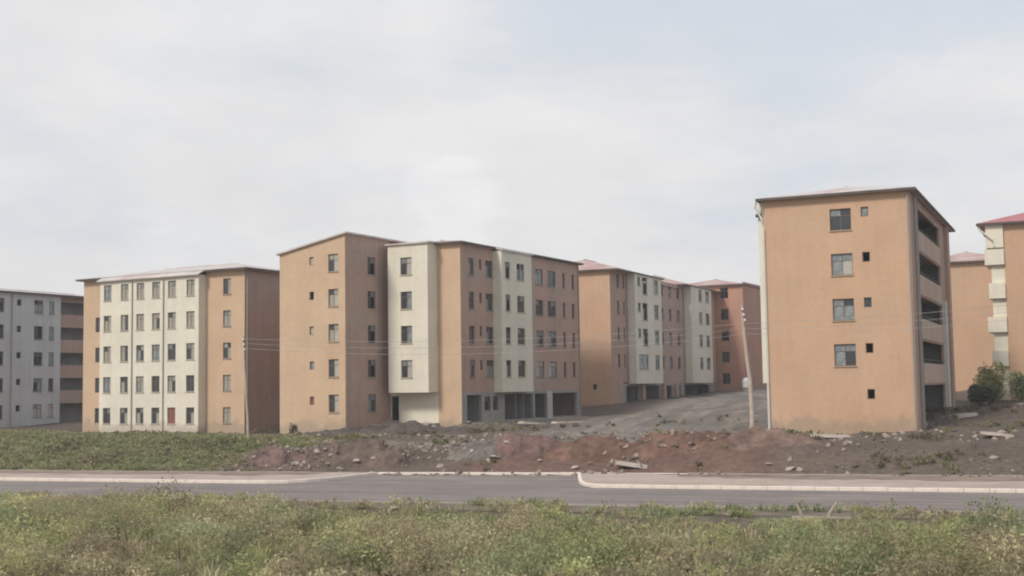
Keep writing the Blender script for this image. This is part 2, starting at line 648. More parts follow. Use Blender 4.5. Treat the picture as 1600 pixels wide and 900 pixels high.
def inset(path, d):
    o = []
    for i, p in enumerate(path):
        a = np.array(path[max(i - 1, 0)], float)
        c = np.array(path[min(i + 1, len(path) - 1)], float)
        t = (c - a) / np.linalg.norm(c - a)
        o.append(np.array(p) + d * np.array([-t[1], t[0]]))
    return o


pl = [tuple(p) for p in inset(L_PATH, .17)]
pvl = strip('pavement', pl + [(-20, 5.9), (-34, 5.6), (-60, 5.6)], .13, PAVE)
pr = [tuple(p) for p in inset(R_PATH, .17)]
pvr = strip('pavement', pr + [(60, 7.4), (24, 7.4), (10, 7.1)], .13, PAVE)
kerb(L_PATH, pvl, -.1, .155, .17, 1.0, 1)
kerb(R_PATH, pvr, -.1, .155, .17, 1.0, 1)
# flush edging along the back of the junction mouth and the right-hand pavement
edge_l = tag(empty('edging', (0, 0, 0)), kind='structure')
kerb([(-10.2, 6.75), (-4, 7.3), (1, 7.8), (6.5, 7.62)], edge_l, -.1, .13, .22, 1.0, 1, 'edging_stone')
kerb([(6.5, 7.62), (10, 7.3), (24, 7.6), (45, 7.6)], edge_l, -.1, .17, .18, 1.0, 1, 'edging_stone', KERBD)
kerb([(-60, 5.6), (-34, 5.6), (-20, 5.9), (-14, 6.35)], edge_l, -.1, .16, .15, 1.0, 1, 'edging_stone', KERBD)
SPILL = mat('spilled_soil', (.235, .175, .14), .97, .2, .8, bump=.03, bscale=7, tint=(.30, .235, .19), tintamt=.9)
for path_in, path_out in (([(-60, 3.6), (-40, 3.8), (-34, 3.3), (-30, 3.9), (-26, 3.5), (-22, 4.2), (-18, 3.6), (-15.5, 4.4), (-13, 5.2)], [(-13.2, 6.5), (-20, 5.88), (-34, 5.58), (-60, 5.58)]),
                          ([(5, 6.9), (6.5, 5.6), (9, 4.9), (12, 4.5), (15, 4.8), (18, 4.3), (21, 4.7), (25, 4.2), (30, 4.6), (40, 4.4), (60, 4.4)], [(60, 7.38), (24, 7.38), (10, 7.08)])):
    ri = [(a + dx, b + random.uniform(-.25, .25)) for (a, b), (c, e) in zip(path_in[:-1], path_in[1:]) for dx in np.linspace(0, c - a, 6, endpoint=False)]
    strip('spilled_soil', ri + [path_in[-1]] + path_out, .139, SPILL)
# near side verge and kerb
verge = strip('verge', [(-60, -11.7), (60, -11.7), (60, -9.15), (-60, -9.15)], .085, mat('dusty_verge', (.17, .135, .105), .95, .2, .6, bump=.02, bscale=8, tint=(.14, .13, .07), tintamt=.9))
kerb([(60, -9.0), (-45, -9.0)], verge, -.1, .11, .14, 1.0, 1, km=KERBD)
# low concrete drain wall along the field
dw = tag(empty('drain_wall', (0, 0, 0)), 'low pale concrete drain wall running between road verge and weeds', 'wall')
for k in range(34):
    a0 = -32 + 2.0 * k
    if a0 < 10.5 or random.random() < .12:
        continue
    P = road_xy(a0, -12.0)
    mb = MB()
    h = .10 + random.uniform(-.05, .04)
    mb.box(.02, 1.98, -.2, .2, -.5, h - .02)
    mb.box(.03, 1.97, -.19, .19, h - .02, h)
    mb.build('wall_panel', KERBD, dw, (P[0], P[1], 0), RA + random.uniform(-.01, .01))

# worn centre line dashes
for k, (a0, a1) in enumerate([(-32.5, -26.0), (-18.2, -13.4), (-6.3, -1.2), (5.6, 10.7), (17.5, 22.6), (29.5, 34.6)]):
    mb = MB()
    n = 8
    bq = lambda a: float(np.interp(a, [-40, -26, -14, -4, 8, 20, 40], [-3.4, -3.7, -4.3, -5.1, -5.5, -5.2, -5.0]))
    for i in range(n):
        p, q = a0 + (a1 - a0) * i / n, a0 + (a1 - a0) * (i + 1) / n
        mb.poly((*road_xy(p, bq(p) - .07), .005), (*road_xy(q, bq(q) - .07), .005), (*road_xy(q, bq(q) + .07), .005), (*road_xy(p, bq(p) + .07), .005))
    tag(mb.build('road_marking', PAINT), kind='structure')
# faint line along the near edge of the asphalt
mb = MB()
for i in range(60):
    p = -60 + 2 * i
    mb.poly((*road_xy(p, -8.55), .005), (*road_xy(p + 2, -8.55), .005), (*road_xy(p + 2, -8.43), .005), (*road_xy(p, -8.43), .005))
tag(mb.build('road_marking', PAINT), kind='structure')


# ------------------------------------------------------------------ building helpers
S = 2.95                                   # storey height


class Face:
    """A facade in a building's own frame: o = start, d = direction along it; outward is to the right of d."""

    def __init__(self, bld, ox, oy, ang):
        self.b, self.ox, self.oy, self.ang = bld, ox, oy, R(ang)
        self.d = (math.cos(self.ang), math.sin(self.ang))
        self.n = (self.d[1], -self.d[0])

    def p(self, t, off, z):
        return (self.ox + self.d[0] * t + self.n[0] * off, self.oy + self.d[1] * t + self.n[1] * off, z)

    def wall(self, t0, t1, z0, z1, m, opens=(), off=0.0, depth=.2, ends=0.0, bottom=False, label=None, name='wall'):
        mb = MB()
        ts = sorted({t0, t1, *[q for o in opens for q in o[:2]]})
        zs = sorted({z0, z1, *[q for o in opens for q in o[2:4]]})
        ts = [t for t in ts if t0 <= t <= t1]
        zs = [z for z in zs if z0 <= z <= z1]
        for a, b in zip(ts[:-1], ts[1:]):
            for c, e in zip(zs[:-1], zs[1:]):
                mt, mz = (a + b) / 2, (c + e) / 2
                if any(o[0] < mt < o[1] and o[2] < mz < o[3] for o in opens):
                    continue
                mb.poly(self.p(a, off, c), self.p(b, off, c), self.p(b, off, e), self.p(a, off, e))
        i = off - depth
        for o in opens:
            a, b, c, e = o[:4]
            mb.poly(self.p(a, off, c), self.p(a, i, c), self.p(b, i, c), self.p(b, off, c))
            mb.poly(self.p(a, off, e), self.p(b, off, e), self.p(b, i, e), self.p(a, i, e))
            mb.poly(self.p(a, off, c), self.p(a, off, e), self.p(a, i, e), self.p(a, i, c))
            mb.poly(self.p(b, off, c), self.p(b, i, c), self.p(b, i, e), self.p(b, off, e))
        if ends:                                # the returns of a projecting bay
            for t in (t0, t1):
                mb.poly(self.p(t, off, z0), self.p(t, off - ends, z0), self.p(t, off - ends, z1), self.p(t, off, z1))
            if bottom:
                mb.poly(self.p(t0, off, z0), self.p(t1, off, z0), self.p(t1, off - ends, z0), self.p(t0, off - ends, z0))
            mb.poly(self.p(t0, off, z1), self.p(t1, off, z1), self.p(t1, off - ends, z1), self.p(t0, off - ends, z1))
        o = mb.build(name, m, self.b)
        if label:
            o['label'] = label
        return o

    def window(self, t0, t1, z0, z1, off=0.0, style='two', panes='d', frame=None, inset=.11):
        """a framed window in an opening; panes is a string of pane kinds (d dark, s dusty with painted sky reflection, p pale, r red board, . missing)"""
        wd, ht = round(t1 - t0, 2), round(z1 - z0, 2)
        frame = frame or FRAME
        key = (wd, ht, style, frame.name)
        if key not in Face.cache:
            mb = MB()
            f, dp = .055, .05
            mb.box(0, f, -dp, 0, 0, ht)
            mb.box(wd - f, wd, -dp, 0, 0, ht)
            mb.box(f, wd - f, -dp, 0, 0, f)
            mb.box(f, wd - f, -dp, 0, ht - f, ht)
            cells = []
            tr = ht * .68 if style != 'small' else None
            if style == 'two':
                cx = wd / 2
                mb.box(cx - .025, cx + .025, -dp, 0, f, ht - f)
                mb.box(f, cx - .025, -dp, 0, tr - .02, tr + .02)
                mb.box(cx + .025, wd - f, -dp, 0, tr - .02, tr + .02)
                for a, b in ((f, cx - .025), (cx + .025, wd - f)):
                    cells += [(a, b, f, tr - .02), (a, b, tr + .02, ht - f)]
            else:
                cells = [(f, wd - f, f, ht - f)]
            pm = []
            for a, b, c, e in cells:
                pb = MB()
                pb.box(0, b - a, -.028, -.02, 0, e - c)
                pm.append(((a, 0, c), pb.v, pb.f))
            Face.cache[key] = (mb.mesh('window_frame', frame), pm, {})
        fm, pm, pc = Face.cache[key]
        o = link('window', fm, None, self.b, self.p(t0, off - inset - .05, z0), self.ang)
        ms = {'d': GLASS_D, 's': GLASS_S, 'p': GLASS_P, 'r': BOARD_R, 'k': GLASS_K}
        for k, (loc, v, f) in enumerate(pm):
            ch = panes[k % len(panes)]
            if ch == '.':
                continue
            if (k, ch) not in pc:
                me = bpy.data.meshes.new('pane')
                me.from_pydata(v, [], f)
                me.materials.append(ms[ch])
                pc[(k, ch)] = me
            link('pane', pc[(k, ch)], None, o, loc)
        return o

    def sill(self, t0, t1, z, off=0.0, m=None):
        a, b = self.p(t0 - .06, off - .02, z - .07), None
        mb = MB()
        mb.box(0, t1 - t0 + .12, -.07, .02, 0, .065)
        return mb.build('sill', m or CONC, self.b, self.p(t0 - .06, off, z - .07), self.ang)

    def pipe(self, t, z0, z1, off=0.0, r=.06, m=None):
        mb = MB()
        mb.tube([self.p(t, off + r + .03, z0), self.p(t, off + r + .03, z1)], r, 8)
        return mb.build('downpipe', m or PIPEM, self.b)


Face.cache = {}
rw = random.Random(3)


def panes(pool='ddds'):
    return ''.join(rw.choice(pool) for _ in range(4))


def inside(bld, x0, x1, y0, y1, f0, n=5, lines=((.5, None), (None, .5))):
    """floor slabs and partition walls that one sees through open windows"""
    for k in range(n):
        mb = MB()
        z = f0 + S * k
        mb.box(x0 + .22, x1 - .22, y0 + .22, y1 - .22, z - .16, z)
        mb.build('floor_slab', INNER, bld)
    mb = MB()
    for k in range(n):
        za, zb = f0 + S * k + .005, f0 + S * (k + 1) - .165
        for fx, fy in lines:
            if fx is not None:
                x = x0 + (x1 - x0) * fx
                mb.box(x - .06, x + .06, y0 + .3, y1 - .3, za, zb)
            else:
                y = y0 + (y1 - y0) * fy
                mb.box(x0 + .3, x1 - .3, y - .06, y + .06, za, zb - .005)
    mb.build('partition_wall', INNER, bld)


def hip_roof(bld, x0, x1, y0, y1, z, pitch, over, m, name='roof', gutters=True):
    """hipped sheet roof with thickness, its eaves gutters as parts"""
    a0, a1, b0, b1 = x0 - over, x1 + over, y0 - over, y1 + over
    h = min(a1 - a0, b1 - b0) / 2
    rise = h * math.tan(R(pitch))
    if (b1 - b0) > (a1 - a0):
        r0, r1 = ((a0 + a1) / 2, b0 + h), ((a0 + a1) / 2, b1 - h)
        order = lambda p: [(p[0], p[1], None)]
    else:
        r0, r1 = (a0 + h, (b0 + b1) / 2), (a1 - h, (b0 + b1) / 2)
    e = .10
    mb = MB()
    A, B, C, D = (a0, b0), (a1, b0), (a1, b1), (a0, b1)

    def slope(zo):
        pt = lambda q, zz_: (q[0], q[1], zz_)
        ze, zr = z + zo, z + zo + rise
        if (b1 - b0) > (a1 - a0):
            return [(pt(A, ze), pt(B, ze), pt(r0, zr)), (pt(B, ze), pt(C, ze), pt(r1, zr), pt(r0, zr)),
                    (pt(C, ze), pt(D, ze), pt(r1, zr)), (pt(D, ze), pt(A, ze), pt(r0, zr), pt(r1, zr))]
        return [(pt(A, ze), pt(B, ze), pt(r1, zr), pt(r0, zr)), (pt(B, ze), pt(C, ze), pt(r1, zr)),
                (pt(C, ze), pt(D, ze), pt(r0, zr), pt(r1, zr)), (pt(D, ze), pt(A, ze), pt(r0, zr))]
    for q in slope(e):
        mb.poly(*q)
    mb.poly(*[(p[0], p[1], z) for p in (A, D, C, B)])
    for p, q in ((A, B), (B, C), (C, D), (D, A)):
        mb.poly((*p, z), (*q, z), (*q, z + e), (*p, z + e))
    o = mb.build(name, m, bld)
    # ridge cap
    if abs(r1[0] - r0[0]) + abs(r1[1] - r0[1]) > .5:
        mb = MB()
        mb.tube([(*r0, z + e + rise), (*r1, z + e + rise)], .09, 6)
        mb.build('ridge_cap', m, o)
    if gutters:
        g = .12
        for (p, q) in ((A, B), (B, C), (D, C), (A, D)):
            mb = MB()
            if p[1] == q[1]:
                y = p[1] - g if p[1] == b0 else p[1]
                mb.box(a0 - g, a1 + g, y + .004, y + g - .004, z - .09, z + .07)
            else:
                x = p[0] - g if p[0] == a0 else p[0]
                mb.box(x + .004, x + g - .004, b0, b1, z - .09, z + .07)
            mb.build('gutter', GUTTER, bld)
    return o


def mono_roof(bld, x0, x1, y0, y1, zl, zr, over, m, axis='x'):
    """lean-to sheet roof, zl at the low-coordinate end and zr at the other"""
    mb = MB()
    a0, a1, b0, b1 = x0 - over, x1 + over, y0 - over, y1 + over
    e = .14
    if axis == 'x':
        s = (zr - zl) / (x1 - x0)
        h = lambda x, y: zl + (x - x0) * s
    else:
        s = (zr - zl) / (y1 - y0)
        h = lambda x, y: zl + (y - y0) * s
    c = [(a0, b0), (a1, b0), (a1, b1), (a0, b1)]
    lo = [(x, y, h(x, y)) for x, y in c]
    hi = [(x, y, h(x, y) + e) for x, y in c]
    mb.poly(*reversed(lo))
    mb.poly(*hi)
    for i in range(4):
        j = (i + 1) % 4
        mb.poly(lo[i], lo[j], hi[j], hi[i])
    return mb.build('roof', m, bld)


def block(name, x, y, ang, label, cat='apartment block'):
    return tag(empty(name, (x, y, 0), R(ang)), label, cat)


def rows(f0, ks, t0, t1, zb, ht):
    return [(t0, t1, f0 + S * k + zb, f0 + S * k + zb + ht) for k in ks]


# ------------------------------------------------------------------ block on the left with the cream bay
b = block('apartment_block', -24.36, 114.9, -28.7, 'five storey block with cream bay of six window columns between orange end strips')
f0, top = .75, 15.75
u = Face(b, 0, 0, 0)
ops = rows(f0, range(5), -2.55, -1.6, .95, 1.45)
u.wall(-4.6, 0, .2, top, TAN, ops, label='orange wall strip right of the cream bay')
for o in ops:
    u.window(*o, panes=rw.choice(['ddkk', 'kkkk', 'dkkd', 'kskk']))
    u.sill(o[0], o[1], o[2])
opl = rows(f0, range(4), -18.85, -18.15, .95, 1.45)
u.wall(-20.5, -17.2, .2, top, TAN, opl, label='orange wall strip left of the cream bay')
for o in opl:
    u.window(*o, style='one', panes=panes('ds'))
cols = (-16.2, -13.95, -11.9, -9.9, -7.9, -5.6)
ob = [q for c in cols for q in rows(f0, range(5), c - .5, c + .5, .93, 1.5)]
u.wall(-17.2, -4.6, .2, top - .35, CREAM, ob, off=1.0, ends=1.0, label='cream wall of the projecting bay')
for i, o in enumerate(ob):
    c, k = divmod(i, 5)
    pool = ('kkks', 'kkkd', 'kkds', 'kdds', 'dkds')[4 - k]
    pn = panes(pool)
    if k == 0 and c == 4:
        pn = 'r'
    wv = u.window(*o, off=1.0, panes=pn)
    if pn == 'r':
        wv['label'] = 'window closed with red brown boards'
    u.sill(o[0], o[1], o[2], 1.0, CREAM)
for t in (-12.9, -8.9):
    u.pipe(t, .4, top - .6, 1.0, .055)
v = Face(b, 0, 0, 90)
v.wall(0, 11, .2, top, TERRA, label='bare terracotta end wall')
v.pipe(.25, .3, top - .1, 0, .06)
Face(b, 0, 11, 180).wall(0, 20.5, .2, top, TAN)
Face(b, -20.5, 11, 270).wall(0, 11, .2, top, TERRA)
inside(b, -20.5, 0, 0, 11, f0, 5, ((.2, None), (.4, None), (.62, None), (.82, None), (None, .45)))
hip_roof(b, -20.5, 0, 0, 11, top, 10.5, .45, ROOF_W)
mb = MB()                                   # the bay has its own strip of roof in front of the main eaves
mb.poly((-17.4, -1.3, top - .33), (-4.4, -1.3, top - .33), (-4.4, -.4, top + .12), (-17.4, -.4, top + .12))
mb.poly((-17.4, -1.3, top - .42), (-17.4, -.4, top + .03), (-4.4, -.4, top + .03), (-4.4, -1.3, top - .42))
mb.poly((-17.4, -1.3, top - .42), (-4.4, -1.3, top - .42), (-4.4, -1.3, top - .33), (-17.4, -1.3, top - .33))
for xx in (-17.4, -4.4):
    mb.poly((xx, -1.3, top - .42), (xx, -.4, top + .03), (xx, -.4, top + .12), (xx, -1.3, top - .33))
mb.build('bay_roof', ROOF_W, b)

# ------------------------------------------------------------------ big stepped block in the middle
b = block('apartment_block', -4.41, 107.88, -27.9, 'large stepped block in the middle with orange ends, cream bays and open ground floor')
f0, top = 1.65, 17.05
X1, Y1 = -7.2, -6.75                        # near corner of the front wing
u = Face(b, X1, Y1, 0)
fw = 1.75
ops = rows(fw, range(5), -1.72, -.7, .95, 1.48)
sm = rows(fw, range(5), -3.68, -3.22, 1.6, .7)
mbt = MB()
wl = u.wall(-6.85, 0, .3, 16.25, TAN, ops + [s for s in sm], label='orange end wall of the front wing')
for o in ops:
    u.window(*o, panes=rw.choice(['ddpp', 'dkpp', 'kdpk', 'ddkp']))
    u.sill(o[0], o[1], o[2], 0, TAN)
for k, o in enumerate(sm):
    u.window(*o, style='small', panes={0: 'r', 3: '.', 1: 's'}.get(k, 'p'))
mbt.poly((X1 - 6.85, Y1, 16.25), (X1, Y1, 16.25), (X1, Y1, 17.6), (X1 - 6.85, Y1, 16.25))
mbt.v, mbt.f = mbt.v[:3], [(0, 1, 2)]
mbt.build('gable', TAN, b)
v = Face(b, X1, Y1, 90)
ops = rows(fw, range(5), 3.3, 4.5, .9, 1.5)
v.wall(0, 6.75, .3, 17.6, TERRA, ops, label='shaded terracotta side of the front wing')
for k, o in enumerate(ops):
    v.window(*o, panes='dd.s' if k else 'ssds')
    v.sill(o[0], o[1], o[2])
Face(b, X1 - 6.85, 6, 270).wall(0, 6 - Y1, .3, 16.25, TERRA)
mono_roof(b, X1 - 6.85, X1, Y1, 6.5, 16.25, 17.6, .22, ROOF_W)
inside(b, X1 - 6.85, X1, Y1, 6, fw, 5, ((.5, None), (None, .55)))
# main body
u = Face(b, 0, 0, 0)
u.wall(-7.2, -6.35, 4.2, top, TERRA)
u.wall(-2.3, 0, .3, top, TAN, label='orange corner strip')
ow = rows(f0, range(1, 5), -5.05, -3.9, .92, 1.5)
u.wall(-6.35, -2.3, 4.25, top - .05, CREAM, ow, off=1.6, ends=1.6, bottom=True, label='cream wall of the overhanging bay')
for o in ow:
    u.window(*o, off=1.6, panes=rw.choice(['ddss', 'dspp', 'sdkp']))
    u.sill(o[0], o[1], o[2], 1.6, CREAM)
u.wall(-7.2, -2.3, .3, 4.25, CREAM, [(-7.15, -6.35, 1.7, 3.95)], label='cream ground floor wall under the bay')
mb = MB()
mb.box(-7.15, -2.2, -1.9, -.004, .6, 1.62)
mb.build('step', CONC, b)
v = Face(b, 0, 0, 90)
LV = 24.0
# upper storeys: terracotta, cream bay, terracotta
o1 = rows(f0, range(1, 5), 1.4, 2.35, .9, 1.5) + rows(f0, range(1, 5), 3.3, 3.72, 1.5, .9) + rows(f0, range(1, 5), 4.45, 5.75, .9, 1.5)
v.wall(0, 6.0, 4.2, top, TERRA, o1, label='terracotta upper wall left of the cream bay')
for o in o1:
    wd = o[1] - o[0]
    v.window(*o, style='two' if wd > .6 else 'small', panes=panes('dds') if wd > .6 else 'd')
    if wd > .6:
        v.sill(o[0], o[1], o[2])
o2 = rows(f0, range(1, 5), 6.45, 7.4, .9, 1.5) + rows(f0, range(1, 5), 8.7, 10.2, .9, 1.5)
v.wall(5.75, 11.7, 4.15, top - .25, CREAM, o2, off=.9, ends=.9, bottom=True, label='cream wall of the bay over the shop fronts')
for o in o2:
    v.window(*o, off=.9, panes=panes('ddd.s'))
    v.sill(o[0], o[1], o[2], .9, CREAM)
o3 = rows(f0, range(1, 5), 14.2, 15.8, .9, 1.5) + rows(f0, range(1, 5), 16.8, 18.6, .9, 1.5) + rows(f0, range(1, 5), 20.2, 20.75, .9, 1.5) + rows(f0, range(1, 5), 22.3, 22.9, .9, 1.5)
v.wall(11.7, LV, 4.2, top - .1, TERRA, o3, label='terracotta upper wall right of the cream bay')
for i, o in enumerate(o3):
    k = i % 4
    v.window(*o, style='two' if o[1] - o[0] > .8 else 'one', panes=('ppsp' if k == 0 else panes('ssd') if k == 1 else panes('dds')) if i < 8 else 'd')
    v.sill(o[0], o[1], o[2])
# ground floor: shop openings between piers
gz, gt = f0, 3.95
shop = [(.9, 3.45, gz, gt), (4.0, 5.1, 2.55, 3.8), (5.5, 6.5, 2.55, 3.8), (7.7, 13.3, gz, gt), (13.7, 16.3, gz, gt), (17.5, 23.1, gz, gt)]
v.wall(0, LV, .3, 4.2, CONC, shop, depth=.3, label='bare concrete ground floor with shop openings')
for a in (4.0, 5.5):
    v.window(a, a + (1.1 if a < 5 else 1.0), 2.55, 3.8, panes='.d')
mb = MB()
mb.box(-.35, .02, 16.35, 17.45, f0 - .8, 4.18)
mb.build('column', FRAMEW, b)
mb = MB()
mb.box(-4.6, -4.45, .3, 23.8, f0, 4.2)
for yy in (3.7, 10.6, 13.5, 17.0):
    mb.box(-4.4, -.4, yy - .08, yy + .08, f0, 4.18)
mb.build('shop_back_wall', INNER, b)
mb = MB()
mb.box(-.003, 1.3, .2, 23.9, .6, f0 - .12)
mb.build('step', CONC, b)
for t in (6.15, 11.85, 23.8):
    v.pipe(t - .2 if t < 7 else t, 4.3 if t < 20 else 1.2, top - .3, 0 if t > 12 or t < 7 else 0, .055)
Face(b, 0, LV, 180).wall(0, 9.5, .3, top - .1, TERRA)
Face(b, -9.5, LV, 270).wall(0, LV, .3, top, TERRA)
inside(b, -9.5, 0, 0, LV, f0, 5, ((.5, None), (None, .25), (None, .5), (None, .75)))
hip_roof(b, -9.5, 0, 0, LV, top, 9, .3, ROOF_P)
mono_roof(b, -6.45, -2.2, -1.7, -.3, top - .05, top + .02, .08, ROOF_W, 'y')
mono_roof(b, -.05, .95, 5.75, 11.7, top + .02, top - .24, .12, ROOF_W)


# ------------------------------------------------------------------ tall near block on the right
def gallery_block(b, L, D, f0, top, front_ops, ws, side=True, bay=.55, rm=ROOF_W, win=True, bay_d=6.0):
    u = Face(b, 0, 0, 0)
    u.wall(-L, 0, f0 - 1.5, top, ORANGE, front_ops, label='orange end wall')
    v = Face(b, 0, 0, 90)
    g0, g1 = 3.4, 17.2
    gal = [(g0, g1, f0 + S * k + (1.08 if k else .05), f0 + S * k + 2.55) for k in range(5)]
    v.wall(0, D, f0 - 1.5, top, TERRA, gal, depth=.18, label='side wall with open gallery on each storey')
    # galleries: floor, ceiling strip, back wall with doors
    for k in range(5):
        z = f0 + S * k
        mb = MB()
        mb.box(-1.75, -.181, g0 - .6, g1 + .6, z - .15, z)
        mb.build('gallery_floor', CONC, b)
        mb = MB()
        mb.box(-1.9, -1.75, g0 - .6, g1 + .6, z, z + S - .15)
        mb.box(-1.74, -.19, g0 - .75, g0 - .6, z, z + S - .15)
        mb.box(-1.74, -.19, g1 + .6, g1 + .75, z, z + S - .15)
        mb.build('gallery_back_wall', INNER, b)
        for yy in (6.0, 11.5, 15.2):
            mb = MB()
            mb.box(-1.745, -1.70, yy, yy + .95, z + .01, z + 2.1)
            mb.build('door', FRAME, b)
        if k:
            mb = MB()
            mb.box(.004, .05, g0 - .05, g1 - .05, z - .28, z + 1.06)
            mb.build('parapet', PARA, b)
            # handrail above the parapet
            mb = MB()
            mb.tube([(-.09, g0, z + 1.32), (-.09, g1, z + 1.32)], .03, 6)
            mb.build('handrail', GUTTER, b)
    for yy, hi in ((17.3, 2), (20.4, 5)):
        mb = MB()
        mb.box(.003, .28, yy, yy + .9, f0 - 1.5, top - .15 if hi > 2 else f0 + S * 3)
        mb.build('column', PIPEW if hi == 2 else TERRA, b)
    for t in (1.9, 2.7):
        v.pipe(t, f0 - 1, top - .1, 0, .07)
    Face(b, 0, D, 180).wall(0, L, f0 - 1.5, top, ORANGE)
    w_ = Face(b, -L, D, 270)
    w_.wall(0, D, f0 - 1.5, top, CREAM)
    # overhanging cream bay on the far side, seen edge on, with recessed balconies
    t1 = D - .5
    bal = [(t1 - bay_d + .25, t1 - .25, f0 + S * k + 1.05, f0 + S * k + 2.35) for k in range(1, 5)]
    w_.wall(t1 - bay_d, t1, f0 + S - .1, top - .05, CREAM, bal, off=bay, ends=bay, bottom=True, label='cream overhanging bay')
    inside(b, -L, -1.95, 0, D, f0, 5, ((.45, None), (None, .2), (None, .4), (None, .6), (None, .8)))
    return u, v, w_


b = block('apartment_block', 25.49, 80.29, -24.5, 'tall near orange end wall with four grey windows and open side galleries')
f0, top = 1.75, 16.82
ops = rows(f0, range(1, 5), -5.05, -3.68, .92, 1.42)
sm = rows(f0, range(5), -3.05, -2.57, 1.72, .64)
u, v, w_ = gallery_block(b, 9.35, 25, f0, top, ops + sm, None)
for k, o in enumerate(ops):
    u.window(*o, panes=['ssds', 'sssd', 'ssps', 'dsdd'][k])
    u.sill(o[0], o[1], o[2], 0, ORANGE)
for k, o in enumerate(sm):
    u.window(*o, style='small', panes={4: 's', 2: 'd'}.get(k, '.'))
hip_roof(b, -9.35, 0, 0, 25, top, 12.2, .35, ROOF_W)
mb = MB()                                   # pale downpipe with a swan neck under the eaves
mb.tube([(-9.85, -.1, top - .05), (-9.95, -.1, top - .45), (-9.5, -.1, top - 1.3), (-9.42, -.1, top - 2), (-9.42, -.1, 1.6), (-9.7, -.15, 1.35)], .085, 8)
mb.build('downpipe', PIPEW, b)
mb = MB()
mb.tube([(-9.6, .3, top - .95), (-10.0, .3, top - .98)], .12, 8)
mb.build('balcony_gutter', GUTTER, b)  # dark stub standing for the low gutter of the balcony behind
u.pipe(-.12, 1.2, top - .1, 0, .06)

# ------------------------------------------------------------------ block behind on the lane, with two cream bays
b = block('apartment_block', 10.66, 137.48, -24.8, 'long block behind with two cream bays over an open ground floor and pinkish roofs')
f0, top = 2.7, 17.2
u = Face(b, 0, 0, 0)
u.wall(-11, 0, 1.2, top, ORANGE, [(-2.2, -1.75, 4.15, 4.75)], label='orange end wall')
u.window(-2.2, -1.75, 4.15, 4.75, style='small', panes='.')
v = Face(b, 0, 0, 90)
LV = 41.5


def plain(face, t0, t1, z0, z1, m, spans, off=0, ends=0, bottom=False, pool='dds', label=None):
    o_ = [q for s in spans for q in rows(f0, range(1, 5), s[0], s[1], .9, 1.5)]
    face.wall(t0, t1, z0, z1, m, o_, off=off, ends=ends, bottom=bottom, label=label)
    for q in o_:
        face.window(*q, off=off, style='two' if q[1] - q[0] > .8 else 'one', panes=panes(pool))
        face.sill(q[0], q[1], q[2], off, CREAM if ends else None)


plain(v, 0, 5.4, 4.9, top, TERRA, [(2.2, 2.9), (4.2, 4.7)], label='terracotta wall next to the orange end')
v.wall(0, 3.6, 1.2, 4.9, TERRA)
# nearer bay: each flat has a small opening and a tall open balcony door, the lowest a wide glazed window
ob = [(6.3, 9.6, f0 + S + .75, f0 + S + 2.4)]
for k in (2, 3, 4):
    ob += [(6.2, 7.3, f0 + S * k + 1.35, f0 + S * k + 2.35), (7.9, 9.7, f0 + S * k + .45, f0 + S * k + 2.4)]
ob += rows(f0, range(1, 5), 12.0, 13.7, .75, 1.65)
v.wall(5.4, 14.8, 4.75, top - .05, CREAM, ob, off=1.0, ends=1.0, bottom=True, label='cream wall of the nearer bay')
for k, q in enumerate(ob):
    v.window(*q, off=1.0, style='two' if k not in (1, 3, 5) else 'one', panes='ssss' if k == 0 else 'd...' if k < 7 else panes('dds'))
    v.sill(q[0], q[1], q[2], 1.0, CREAM)
plain(v, 14.8, 27.0, 4.8, top, TERRA, [(17.4, 18.6), (20.6, 21.8), (24.0, 25.2)], label='terracotta wall between the two bays')
plain(v, 27.0, 36.3, 4.75, top - .05, CREAM, [(30.4, 31.9), (33.5, 35.3)], 1.0, 1.0, True, 'dds', label='cream wall of the farther bay')
plain(v, 36.3, LV, 4.8, top, ORANGE, [], label='orange far end of the side wall')
v.wall(3.6, LV, 1.2, 4.8, CONC, [(4.6, 9.0, f0, 4.5), (10.2, 16.4, f0, 4.5), (18.0, 21.5, f0, 4.5), (23.2, 25.0, f0, 4.5), (26.5, 38, f0, 4.5)], depth=.3, label='concrete ground floor with wide openings')
mb = MB()
mb.box(-4.3, -4.15, .3, LV - .3, f0, 4.8)
mb.build('shop_back_wall', INNER, b)
for yy in (9.2, 17, 22):
    mb = MB()
    mb.box(.005, .4, yy, yy + .9, 1.2, 4.75)
    mb.build('column', TERRA, b)
for t in (5.2, 15.0, 26.7, 36.6):
    v.pipe(t, 4.9, top - .1, 0, .07)
Face(b, 0, LV, 180).wall(0, 11, 1.2, top, ORANGE)
Face(b, -11, LV, 270).wall(0, LV, 1.2, top, TERRA)
inside(b, -11, 0, 0, LV, f0, 5, ((.5, None), (None, .2), (None, .4), (None, .6), (None, .8)))
hip_roof(b, -11, .6, 0, 15.2, top, 16, .4, ROOF_P)
hip_roof(b, -11, .0, 15.8, 24.3, top - .5, 8, .2, ROOF_P, gutters=False)
hip_roof(b, -11, .6, 25.0, LV, top, 16, .4, ROOF_P)
